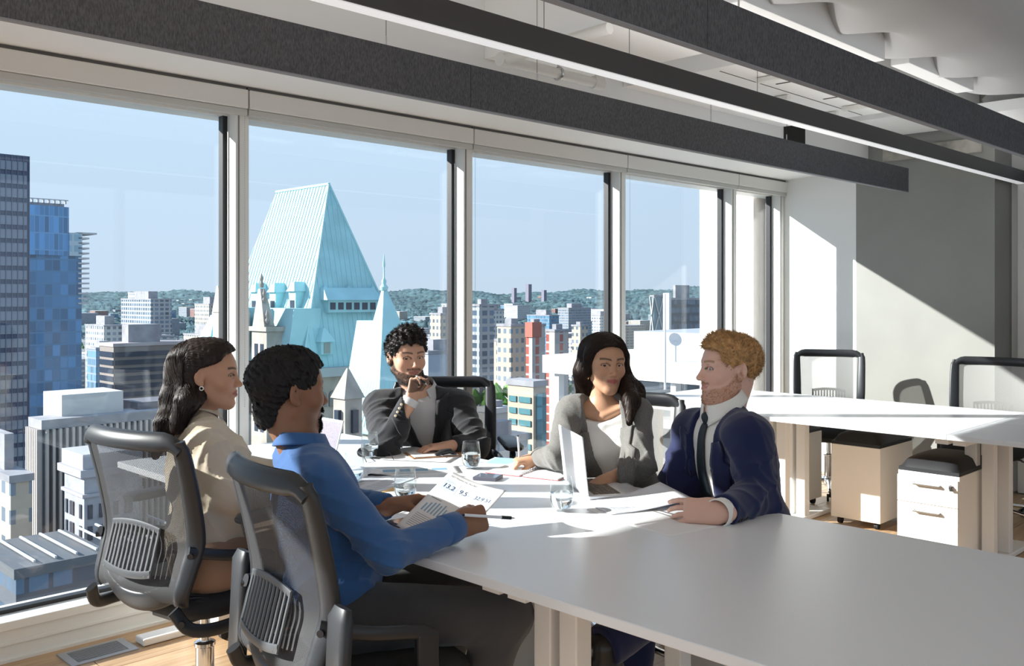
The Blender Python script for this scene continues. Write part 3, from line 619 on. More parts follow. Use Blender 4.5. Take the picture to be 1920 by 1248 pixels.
# beige office block with teal windows
r, X0, Y1, Y0, X1, z = bld(1000, 952, 1024, 725, 128, mat('beige_office', (.40, .33, .26), .8), 'beige office block with rows of teal windows left of the white rooftop', M_roofg, pent=False)
tw = unit_box(); tw.materials.append(mat('teal_glass', (.08, .20, .23), .1))
for row in range(8):
    zz = z-2.0-row*2.05*(128/F*22)/2.0/.8
    for a, b in ((.08, .36), (.46, .92)): shared('window', tw, None, r, (X0-.02, Y1-(Y1-Y0)*(a+b)/2, z-1.9-row*1.62), scale=(.3, (Y1-Y0)*(b-a), .8))
MB().box((X0+.5, Y0-.25, z-26), (X1-.2, Y0-.05, z-1)).build('glass_wall', facade('facade_teal', (.08, .2, .24), (.06, .22, .27), 1.6, 1.9, .92, .85, .06), r)
# white rooftop building with deep fascia and columns
X0 = 60.0; Ya = X0/ratio(1017); zt = at_x(1017, 665, X0)[2]; zf = at_x(1017, 698, X0)[2]
r = thing('building', (X0+14, Ya-18, ZG), 'white modern block with deep roof fascia and slim columns', 'building')
Mw = mat('white_precast', (.62, .61, .60), .7)
MB().box((X0, 14, zf), (X0+34, Ya, zt)).build('fascia', Mw, r)
MB().box((X0+2.4, 16, ZG), (X0+32, Ya-2.2, zf)).build('glass_walls', facade('facade_office_glass', (.22, .25, .28), (.07, .11, .16), 2.4, 3.4, .85, .6, .08), r)
cl = unit_box(); cl.materials.append(Mw)
for i in range(7): shared('column', cl, None, r, (X0+.8, Ya-1.3-i*6.2, (zf+ZG)/2), scale=(.7, .5, zf-ZG))
fl2 = unit_box(); fl2.materials.append(mat('floor_slab_pale', (.6, .6, .6), .8))
for i in range(1, 7): shared('floor_slab', fl2, None, r, (X0+16, (16+Ya)/2, zf-i*3.4), scale=(30.5, Ya-17.0, .7))
MB().box((X0+8, Ya-14, zt), (X0+24, Ya-4, zt+2.0)).build('plant_room', mat('plant_grey', (.33, .35, .38), .7), r)
MB().box((X0+9, 20, zt), (X0+30, Ya-17, zt+2.1)).build('plant_room', MATS['plant_grey'], r)
p = at_t(1247, 730, 70); fp = MB().lathe([(.09, p[2]), (.07, zat(551, 70)), (.02, zat(550, 70))], 10, (p[0], p[1], 0)); tag(fp.build('flagpole', Mw, smooth=40), 'white flagpole on the white rooftop in the fourth bay', 'flagpole')
p = at_t(1265, 668, 74); r = thing('satellite_dish', (p[0], p[1], zt), 'white satellite dish on a stalk above the white rooftop', 'antenna')
MB().lathe([(.15, zt), (.15, zat(640, 74))], 8, (p[0], p[1], 0)).build('stalk', Mw, r)
dsh = MB().lathe([(.02, -.1), (.35, -.03), (.55, .14), (.52, .14), (.02, -.06)], 16).build('dish', Mw, r, smooth=40); dsh.matrix_parent_inverse = Matrix.Translation(Vector(WORLDPOS[r])).inverted(); dsh.location = (p[0], p[1], zat(637, 74)); dsh.rotation_euler = (R(70), 0, R(-30))
# fourth bay
r_, *_ = bld(1254, 1244, 1312, 562, 360, 'dark', 'dark residential tower with white edge in the fourth bay')
X0, Y1, Y0, X1 = corners(1254, 1244, 1312, 360)
MB().box((X0-.3, Y0-.3, ZG), (X0+1.2, Y1, zat(549, 360))).build('white_edge', Mw, r_)
bld(1302, 1296, 1318, 628, 330, 'cream', 'cream block at the foot of the dark residential tower')
r_, X0, Y1, Y0, X1, z = bld(1226, 1219, 1243, 556, 420, mat('diagrid_glass', (.12, .2, .24), .2), 'slim glass tower with crossed white bracing in the fourth bay', pent=False)
bz = MB()
for i in range(3):
    za, zb2 = z-i*17/1.0, z-(i+1)*17
    bz.sweep([(X0, Y0-.3, za), (X1, Y0-.3, zb2)], .22, 4); bz.sweep([(X1, Y0-.3, za), (X0, Y0-.3, zb2)], .22, 4)
    bz.sweep([(X0-.3, Y0, za), (X0-.3, Y1, zb2)], .22, 4); bz.sweep([(X0-.3, Y1, za), (X0-.3, Y0, zb2)], .22, 4)
bz.build('bracing', Mw, r_)
bld(1222, 1212, 1240, 640, 380, 'cream', 'small cream tower below the braced glass tower')
# ---- filler blocks out to the hills, and street trees
rc = random.Random(11)
fm = ['cream', 'grey', 'white', 'resid', 'white', 'brick', 'grey', 'blue']
roofs = [M_roofg, M_roofw, M_roofw, mat('roof_tan', (.5, .42, .35), .9)]
def filler(n, tr, hr, wr_, lab, grp):
    for i in range(n):
        t = rc.uniform(*tr); u = rc.uniform(-40, 1330); h = rc.uniform(*hr); w_, d_ = rc.uniform(*wr_), rc.uniform(*wr_)
        p = at_t(u, VH, t); z0 = ZG if t < 1700 else ZG+108*((t-1700)/3300)**1.15-4
        if 700 > t and 430 < u < 860: continue
        if t < 420 and u < 170: continue
        if any(p[0] < b[2]+3 and p[0]+w_ > b[0]-3 and p[1] < b[3]+3 and p[1]+d_ > b[1]-3 for b in BOXES): continue
        BOXES.append((p[0], p[1], p[0]+w_, p[1]+d_))
        mb = MB(); mb.box((p[0], p[1], z0-3), (p[0]+w_, p[1]+d_, z0+h))
        o = mb.build('city_block', FC[rc.choice(fm)]); tag(o, lab, 'building', grp)
        MB().box((p[0]-.3, p[1]-.3, z0+h), (p[0]+w_+.3, p[1]+d_+.3, z0+h+.8)).build('roof', rc.choice(roofs), o, local=True)
filler(60, (260, 520), (8, 30), (14, 34), 'mid-rise block among the nearer streets of the city', 'nearer filler blocks of the city')
filler(80, (520, 1100), (8, 48), (14, 40), 'mid-rise block in the middle distance of the city', 'middle-distance blocks of the city')
filler(90, (1100, 2600), (8, 40), (16, 50), 'small pale building far away towards the hills', 'far blocks of the city')
filler(60, (2600, 4300), (5, 11), (14, 36), 'tiny pale building among the trees of the far hill', 'buildings on the far hill')
M_tree = mat('street_tree_leaves', (.06, .14, .04), .9, var=(.6, .5)); tm = MB()
for i in range(1500):
    t = rc.uniform(90, 1500)**1.0; u = rc.uniform(-40, 1330); p = at_t(u, VH, t); s_ = rc.uniform(3, 6)
    if any(b[0]-4 < p[0] < b[2]+4 and b[1]-4 < p[1] < b[3]+4 for b in BOXES): continue
    tm.lathe([(.1, 0), (s_*.5, s_*.4), (s_*.6, s_*.9), (s_*.35, s_*1.5), (.1, s_*1.8)], 5, (p[0], p[1], ZG))
tag(tm.build('street_trees', M_tree), 'green street trees between the city blocks', 'trees', kind='stuff')
p = at_t(932, 752, 160); tm = MB()
for i in range(26):
    s_ = rc.uniform(1.2, 2.2); tm.lathe([(.1, 0), (s_*.6, s_*.5), (s_*.6, s_*1.0), (.1, s_*1.6)], 7, (p[0]+rc.uniform(-5, 5), p[1]+rc.uniform(-3, 3), p[2]+rc.uniform(-3, 1)))
tag(tm.build('roof_garden', mat('bright_leaves', (.12, .26, .05), .9)), 'bright green trees of a roof garden below the brick towers', 'trees', kind='stuff')
bld(927, 898, 960, 775, 140, mat('white_low', (.4, .4, .39), .8), 'low white-roofed block below the roof garden', M_roofw)
bld(915, 880, 990, 835, 112, 'white', 'grey and white low block behind the raised armrest by the window', M_roofg)
# ================================================================== FURNITURE
M_top = mat('white_laminate', (.76, .785, .815), .30, spec=.5)
M_topedge = mat('laminate_edge', (.70, .69, .66), .45)
M_leg = mat('white_powder_coat', (.82, .81, .79), .4)
M_ped = mat('cream_powder_coat', (.82, .78, .72), .4)
M_cush = mat('black_cushion', (.014, .015, .018), .55, bump=(300, .08))
M_blk = mat('black_plastic', (.022, .023, .026), .38)
M_blk2 = mat('satin_black_frame', (.020, .022, .026), .40)
M_chrome = mat('chrome', (.78, .78, .79), .09, 1.0)
M_rub = mat('black_rubber', (.012, .012, .013), .6)
M_seatf = mat('black_seat_fabric', (.016, .017, .019), .85, bump=(500, .2))
TZ = .73; XT0, XT1 = 1.535, 2.64
YF = 3.845
# ---- open mesh fabric: holes by pattern
def mesh_mat(name, col, scale, hole):
    m = bpy.data.materials.new(name); m.use_nodes = True; N, L = nodes(m); N.clear()
    o = N.new('ShaderNodeOutputMaterial'); t = N.new('ShaderNodeBsdfTransparent'); d = N.new('ShaderNodeBsdfPrincipled'); x = N.new('ShaderNodeMixShader')
    d.inputs['Base Color'].default_value = (*col, 1); d.inputs['Roughness'].default_value = .7
    tc = N.new('ShaderNodeTexCoord'); sp = N.new('ShaderNodeSeparateXYZ'); L.new(tc.outputs['Object'], sp.inputs[0])
    s = []
    for ax, k in (('X', scale), ('Z', scale*.8)):
        mu = N.new('ShaderNodeMath'); mu.operation = 'MULTIPLY'; mu.inputs[1].default_value = k; L.new(sp.outputs[ax], mu.inputs[0])
        si = N.new('ShaderNodeMath'); si.operation = 'SINE'; L.new(mu.outputs[0], si.inputs[0]); s.append(si)
    pr = N.new('ShaderNodeMath'); pr.operation = 'MULTIPLY'; L.new(s[0].outputs[0], pr.inputs[0]); L.new(s[1].outputs[0], pr.inputs[1])
    gt = N.new('ShaderNodeMath'); gt.operation = 'GREATER_THAN'; gt.inputs[1].default_value = hole; L.new(pr.outputs[0], gt.inputs[0])
    L.new(gt.outputs[0], x.inputs[0]); L.new(d.outputs[0], x.inputs[1]); L.new(t.outputs[0], x.inputs[2]); L.new(x.outputs[0], o.inputs[0])
    MATS[name] = m; return m
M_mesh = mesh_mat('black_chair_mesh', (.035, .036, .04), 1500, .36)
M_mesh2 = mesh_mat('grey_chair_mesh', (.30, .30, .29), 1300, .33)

def desk(x0, x1, y0, y1, lab, group, legs, gapy=.001):
    r = thing('desk', ((x0+x1)/2, (y0+y1)/2, 0), lab, 'desk', group)
    MB().box((x0, y0+gapy, TZ-.025), (x1, y1-gapy, TZ)).build('desk_top', M_top, r, bevel=.0025)
    for (lx, ly) in legs:
        MB().box((lx-.03, ly-.03, .03), (lx+.03, ly+.03, TZ-.06)).build('leg', M_leg, r, bevel=.004)
        MB().box((lx-.022, ly-.024, TZ-.06), (lx+.022, ly+.024, TZ-.03)).build('leg_bracket', M_blk, r)
    ys = sorted(set(l[1] for l in legs))
    for ly in ys:
        xs = [l[0] for l in legs if l[1] == ly]
        MB().box((max(x0+.04, min(xs)-.3), ly-.04, .002), (min(x1-.04, max(xs)+.3), ly+.04, .03)).build('foot', M_leg, r, bevel=.005)
        MB().box((x0+.05, ly-.03, TZ-.055), (x1-.05, ly+.03, TZ-.0255)).build('cross_beam', M_leg, r)
    if len(ys) > 1: MB().box(((x0+x1)/2-.03, ys[0], TZ-.055), ((x0+x1)/2+.03, ys[-1], TZ-.0255)).build('rail', M_leg, r)
    return r
G1 = 'white desks pushed together as the meeting table'
desk(XT0, XT1, 2.774, YF, 'white desk pushed against the window, farthest section of the meeting table', G1, [(1.80, 2.86), (2.38, 2.86), (1.80, 3.72), (2.38, 3.72)], .003)
desk(XT0, XT1, .37, 2.772, 'long white desk under the papers, reaching from the joint to the camera', G1, [(1.80, .5), (2.38, .5), (1.80, 1.58), (1.80, 1.67), (2.38, 1.67), (1.80, 2.68), (2.38, 2.68)], .0003)
G2 = 'white desks of the second table'
for row, (xa, xb) in (('nearer', (4.70, 5.299)), ('farther', (5.302, 5.93))):
    for (ya, yb, w) in ((2.90, YF, 'by the window'), (1.72, 2.899, 'in the middle'), (.52, 1.719, 'at the right edge')):
        lx = xb-.12 if row == 'nearer' else xa+.12
        lx2 = xa+.1 if row == 'nearer' and False else lx
        desk(xa, xb, ya, yb, 'white desk of the second table, %s row, %s' % (row, w), G2, [(lx, ya+.042), (lx, yb-.042)], .0006)
# ---- mobile pedestals
def pedestal(x0, y0, lab, drawers=True, w=.31, d=.48, h=.45):
    r = thing('mobile_pedestal', (x0+d/2, y0+w/2, 0), lab, 'pedestal', 'mobile pedestals')
    MB().box((x0+.004, y0, .045), (x0+d, y0+w, .045+h)).build('body', M_ped, r, bevel=.003)
    if drawers:
        z0 = .05; hs_ = [(.05, .335), (.338, .475)]
        for (a, b2) in hs_:
            dr = MB().box((x0-.014, y0+.003, a), (x0+.003, y0+w-.003, b2)).build('drawer', M_ped, r, bevel=.002)
            hz = b2-.035
            hd = MB(); hd.sweep([(x0-.014, y0+.09, hz), (x0-.034, y0+.092, hz), (x0-.036, y0+w-.092, hz), (x0-.014, y0+w-.09, hz)], (.004, .006), 8); o = hd.build('handle', M_metal, dr, smooth=40)
        lk = MB(); lk.sweep([(x0-.014, y0+.035, .445), (x0-.022, y0+.035, .445)], .009, 12); lk.build('lock', M_metal, r, smooth=40)
        k = MB().box((x0-.034, y0+.030, .432), (x0-.022, y0+.040, .448)); k.box((x0-.030, y0+.02, .424), (x0-.026, y0+.038, .436)); k.build('key', mat('key_steel', (.3, .3, .3), .3, 1.), r)
    def cu(u, v):
        a = (u-.5)*2; b2 = (v-.5)*2; hgt = max(0, (1-abs(a)**5))*max(0, (1-abs(b2)**5))
        return (x0+.005+u*(d-.01), y0+.003+v*(w-.006), .045+h+.016+.065*hgt**.6)
    c = MB(); c.grid(cu, 18, 14); c.box((x0+.005, y0+.003, .045+h), (x0+d-.005, y0+w-.003, .045+h+.019)); c.build('cushion', M_cush, r, smooth=50)
    for cx, cy in ((x0+.05, y0+.04), (x0+d-.05, y0+.04), (x0+.05, y0+w-.04), (x0+d-.05, y0+w-.04)):
        mb = MB(); mb.sweep([(cx, cy-.012, .022), (cx, cy+.012, .022)], .021, 12); mb.box((cx-.01, cy-.005, .02), (cx+.01, cy+.005, .046)); mb.build('caster', M_rub, r, smooth=40)
    return r
pedestal(5.46, 2.38, 'cream pedestal with black cushion, plain side turned to us, under the second table', False)
pedestal(4.89, 1.726, 'cream two-drawer pedestal with key in its lock under the second table')
pedestal(5.46, 2.99, 'cream pedestal half hidden behind the navy-suited man', False)
pedestal(1.80, 3.50, 'white pedestal under the meeting table behind the beige-shirt woman', False)
pedestal(2.03, 2.28, 'cream pedestal under the meeting table behind the legs of the blue-shirt man', False)
# ---- floor grille
g = thing('floor_grille', (1.1, 3.4, 0), 'grey slotted metal air grille set in the oak floor', 'floor grille')
ga, gb = at_z(100, 1246, .0), at_z(272, 1206, .0)
gx0, gx1 = ga[0]+.0, gb[0]; gy0 = min(ga[1], gb[1])
gx0, gx1, gy0, gy1 = 1.21, 2.0, 3.46, 3.60
p1, p2, p3, p4 = at_z(95, 1240, 0), at_z(200, 1196, 0), at_z(275, 1208, 0), at_z(160, 1250, 0)
gx0, gx1, gy0, gy1 = (p1[0]+p4[0])/2, (p2[0]+p3[0])/2, (p3[1]+p4[1])/2, (p1[1]+p2[1])/2
fr = MB()
for lo, hi in (((gx0, gy0, 0), (gx1, gy0+.02, .005)), ((gx0, gy1-.02, 0), (gx1, gy1, .005)), ((gx0, gy0+.02, 0), (gx0+.03, gy1-.02, .005)), ((gx1-.03, gy0+.02, 0), (gx1, gy1-.02, .005))): fr.box(lo, hi)
fr.build('frame', mat('grille_grey', (.42, .44, .47), .4, .6), g)
MB().box((gx0+.03, gy0+.02, 0), (gx1-.03, gy1-.02, .0006)).build('well', M_voidshade, g)  # dark sheet in place of the shade below the slats
n = 9
for k in range(n):
    y = gy0+.02+(gy1-gy0-.04)*(k+.5)/n
    MB().box((gx0+.03, y-.0028, .0006), (gx1-.03, y+.0028, .0045)).build('slat', MATS['grille_grey'], g)

# ================================================================== TASK CHAIR (local: faces +Y)
def cat(pts, n):      # catmull-rom through points
    P = [np.array(p, float) for p in pts]; P = [2*P[0]-P[1]]+P+[2*P[-1]-P[-2]]; out = []
    for i in range(1, len(P)-2):
        for k in range(n):
            t = k/n; a, b, c, d = P[i-1], P[i], P[i+1], P[i+2]
            out.append(tuple(.5*((2*b)+(-a+c)*t+(2*a-5*b+4*c-d)*t*t+(-a+3*b-3*c+d)*t**3)))
    out.append(tuple(P[-2])); return out
# centre line of the back in profile: (y, z, half width)
BACKP = [(-.215, .47, .185), (-.245, .52, .205), (-.225, .60, .215), (-.205, .68, .222), (-.222, .80, .225), (-.250, .92, .228), (-.268, .985, .226)]
def backprof(s):
    P = cat(BACKP, 8); x = s*(len(P)-1); i = min(int(x), len(P)-2); t = x-i
    return tuple(P[i][k]*(1-t)+P[i+1][k]*t for k in range(3))
def make_chair(loc, f, lab, arms='down', light_mesh=False, armsides=(-1, 1), dz=0.0):
    r = thing('office_chair', loc, lab, 'chair', 'mesh-back office chairs', rz=faceto(f))
    K = dict(local=True)
    # five-star base
    hub = MB().lathe([(.03, .06), (.042, .07), (.045, .10), (.034, .115), (.034, .12)], 20); hub.build('hub', M_chrome, r, smooth=40, **K)
    for k in range(5):
        a = 2*math.pi*k/5+.35; c, s = math.cos(a), math.sin(a)
        leg = MB().sweep([(.03*c, .03*s, .092), (.15*c, .15*s, .092), (.29*c, .29*s, .072), (.315*c, .315*s, .066)], [(.026, .016), (.021, .014), (.015, .010), (.012, .008)], 10)
        lo = leg.build('base_leg', M_chrome, r, smooth=60, **K)
        cs = MB()
        for sd_ in (-1, 1):
            ox, oy = -s*.014*sd_, c*.014*sd_
            cs.sweep([(.315*c+ox*.5, .315*s+oy*.5, .027), (.315*c+ox*1.5, .315*s+oy*1.5, .027)], .026, 14)
        cs.sweep([(.315*c, .315*s, .03), (.315*c, .315*s, .064)], .007, 8); cs.build('caster', M_rub, lo, smooth=40, **K)
    MB().lathe([(.030, .115), (.030, .262), (.034, .266), (.034, .276), (.026, .280)], 20).build('column_sleeve', M_chrome, r, smooth=40, **K)
    MB().lathe([(.0165, .27), (.0165, .40)], 16).build('gas_lift', M_chrome, r, smooth=40, **K)
    me = MB().box((-.085, -.14, .385), (.085, .11, .432)); me.sweep([(-.05, .13, .40), (.05, .13, .40)], .026, 12); me.build('tilt_mechanism', M_blk, r, bevel=.006, **K)
    for sd_, y in ((1, .06), (-1, -.02)):
        lv = MB(); lv.sweep([(sd_*.08, y, .405), (sd_*.2, y, .395)], .005, 8); lv.sweep([(sd_*.2, y+.02, .392), (sd_*.235, y-.0, .385), (sd_*.275, y-.025, .372)], [(.018, .005), (.022, .007), (.015, .004)], 10); lv.build('lever', M_blk, r, smooth=50, **K)
    # seat
    def se(u, v):
        a = (u-.5)*2; b = (v-.5)*2
        return None
    S = MB(); nr = 40; rings = [(.80, .432), (.955, .436), (1.0, .455), (1.0, .475), (.97, .492), (.88, .502), (.6, .507), (.25, .503), (.02, .502)]
    P = []
    for q, z in rings:
        for k in range(nr):
            a = 2*math.pi*k/nr; cx, cy = math.cos(a), math.sin(a); e = 2/4.2
            x = .245*math.copysign(abs(cx)**e, cx)*q; y = .225*math.copysign(abs(cy)**e, cy)*q+.005
            zz = z-(.035*max(0, (y-.12)/.12)**2 if y > .12 else 0)
            P.append((x, y, zz))
    m_ = len(rings); S.add(P, [(i*nr+k, i*nr+(k+1) % nr, (i+1)*nr+(k+1) % nr, (i+1)*nr+k) for i in range(m_-1) for k in range(nr)]+[tuple(range(nr-1, -1, -1)), tuple((m_-1)*nr+k for k in range(nr))])
    S.build('seat', M_seatf, r, smooth=True, **K)
    # back: side rails, top rail, lower bowl, mesh, lumbar pad
    for sd_ in (-1, 1):
        pts = []
        for q in np.linspace(.10, 1.0, 26):
            y, z, hw = backprof(q); pts.append((sd_*hw, y, z))
        wd = [((.024+.006*math.sin(q*3.1))*(1 if q < .93 else .75), .012) for q in np.linspace(0, 1, 26)]
        MB().sweep(pts, wd, 12, side=(1, .45*sd_, 0), power=2.6).build('side_rail', M_blk2, r, smooth=60, **K)
    y, z, hw = backprof(1.0)
    top = []
    for a in np.linspace(-1, 1, 25):
        x = hw*1.02*math.copysign(min(1, abs(a)*1.0), a); dy = -.045*(1-a*a)
        dz_ = -.028*max(0, (abs(a)-.8)/.2)**2
        top.append((x, y+dy+.004, z+dz_-.004))
    ab = [(.030-.012*max(0, (abs(a)-.75)/.25), .020-.004*abs(a)) for a in np.linspace(-1, 1, 25)]
    MB().sweep(top, ab, 14, side=(0, .35, 1)).build('top_rail', M_blk2, r, smooth=60, **K)
    y0_, z0_, hw0 = backprof(.06)
    bow = [(hw0*1.0*a, y0_-.028*(1-a*a)-.004, z0_-.002+.07*abs(a)**2.2) for a in np.linspace(-1, 1, 21)]
    MB().sweep(bow, [(.032, .010)]*21, 12, side=(0, -.25, 1), power=2.6).build('lower_rail', M_blk2, r, smooth=60, **K)
    def ms(u, v):
        y, z, hw = backprof(.10+.87*v); a = (u-.5)*2
        return (hw*.985*a, y-.012-.035*(1-a*a)*(.4+.6*v)+.0, z+(-.01*(1-abs(a)) if v > .98 else 0))
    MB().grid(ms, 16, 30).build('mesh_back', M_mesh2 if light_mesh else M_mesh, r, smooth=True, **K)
    # lumbar pad with slots: frame + ribs
    lp = MB()
    def lpp(a, z): 
        s_ = (z-.47)/(.985-.47); y, zz, hw = backprof(min(1, max(0, s_*.92+.03))); return (a, y-.050+.45*a*a, z)
    for zz, hh in ((.585, .012), (.706, .010)):
        lp.sweep([lpp(a, zz-.012*(1-(a/.115)**2)*(1 if zz < .6 else -1)) for a in np.linspace(-.115, .115, 13)], (.004, hh), 8, side=(0, 1, 0), power=3)
    for a in np.linspace(-.112, .112, 12):
        lp.sweep([lpp(a, zz) for zz in np.linspace(.575, .715, 8)], (.0036, .0058), 6, side=(0, 1, 0), power=3)
    lp.build('lumbar_pad', mat('lumbar_grey', (.075, .08, .088), .4), r, smooth=50, **K)
    # side brackets (open loops) and arms
    for sd_ in (-1, 1):
        x = sd_*.262
        loop = cat([(sd_*.222, -.232, .655), (x, -.12, .628), (x, .02, .600), (x, .045, .57), (x, .035, .46), (x, .0, .425), (x, -.15, .418), (sd_*.235, -.235, .432), (sd_*.205, -.272, .49)], 6)
        MB().sweep(loop, [(.020 if i > 20 else .017, .010) for i in range(len(loop))], 10, side=(sd_, 0, 0) if False else None, ref=(sd_, 0, .001), power=2.6).build('bracket', M_blk2, r, smooth=60, **K)
        MB().box((x-.012, .0, .43), (x+.012, .06, .60)).build('bracket_plate', M_blk, r, bevel=.006, **K)
        for by, bz in ((-.215, .645), (-.245, .455)):
            MB().sweep([(sd_*.228, by-.012, bz), (sd_*.236, by-.022, bz)], .009, 10).build('bolt', M_blk, r, smooth=40, **K)
        if sd_ in armsides:
            x2 = sd_*.283
            if arms == 'down':
                ar = MB().sweep([(x2, .035, .455), (x2, .075, .50), (x2, .13, .64), (x2, .15, .705)], [(.03, .011), (.034, .012), (.026, .012), (.05, .011)], 12, ref=(sd_, 0, 0), power=3); ar_o = ar.build('arm', M_blk2, r, smooth=60, **K)
                MB().sweep([(x2, -.09, .726), (x2, -.07, .730), (x2, .2, .730), (x2, .225, .726)], [(.03, .010), (.044, .015), (.044, .015), (.03, .010)], 14, power=3).build('arm_pad', M_blk, ar_o, smooth=60, **K)
            else:
                ar = MB().sweep([(x2, .03, .455), (x2, -.02, .50), (x2, -.13, .515), (x2, -.19, .50)], [(.028, .011), (.03, .011), (.028, .011), (.03, .011)], 12, ref=(sd_, 0, 0), power=3); ar_o = ar.build('arm', M_blk2, r, smooth=60, **K)
                MB().sweep([(x2+sd_*.01, -.225, .41), (x2+sd_*.01, -.228, .43), (x2+sd_*.01, -.215, .69), (x2+sd_*.01, -.208, .715)], [(.03, .012), (.044, .017), (.044, .017), (.03, .012)], 14, ref=(0, -1, 0), power=3).build('arm_pad', M_blk, ar_o, smooth=60, **K)
    return r
def chair_at(top_uvt, f, lab, **k):      # given the middle of the back's top rail
    p = at_t(*top_uvt); f = np.array([f[0], f[1]]); f = f/np.linalg.norm(f)
    base = p[:2]+f*.295
    return make_chair((base[0], base[1], 0), f, lab, **k)
CH_A = chair_at((232, 790, 2.80), (.98, .20), 'black mesh office chair with arm lowered, seating the woman in beige', arms='down')
CH_B = chair_at((478, 862, 2.25), (.991, -.13), 'black mesh office chair with flipped-up arms, seating the man in blue', arms='up')
CH_C = make_chair((2.83, 3.27, 0), (-.6, -.8), 'black mesh office chair seating the black-suited man by the window', arms='down')
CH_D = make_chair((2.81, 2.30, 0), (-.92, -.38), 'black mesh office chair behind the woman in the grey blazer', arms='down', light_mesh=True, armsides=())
pedestal(2.70, 1.58, 'cushioned pedestal that the navy-suited man sits on', False, h=.34)
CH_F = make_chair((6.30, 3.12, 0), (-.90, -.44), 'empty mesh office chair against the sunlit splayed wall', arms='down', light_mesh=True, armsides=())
CH_G = make_chair((6.20, 2.03, 0), (-.97, -.15), 'empty mesh office chair at the right edge, before the grey wall panel', arms='down', light_mesh=True, armsides=())
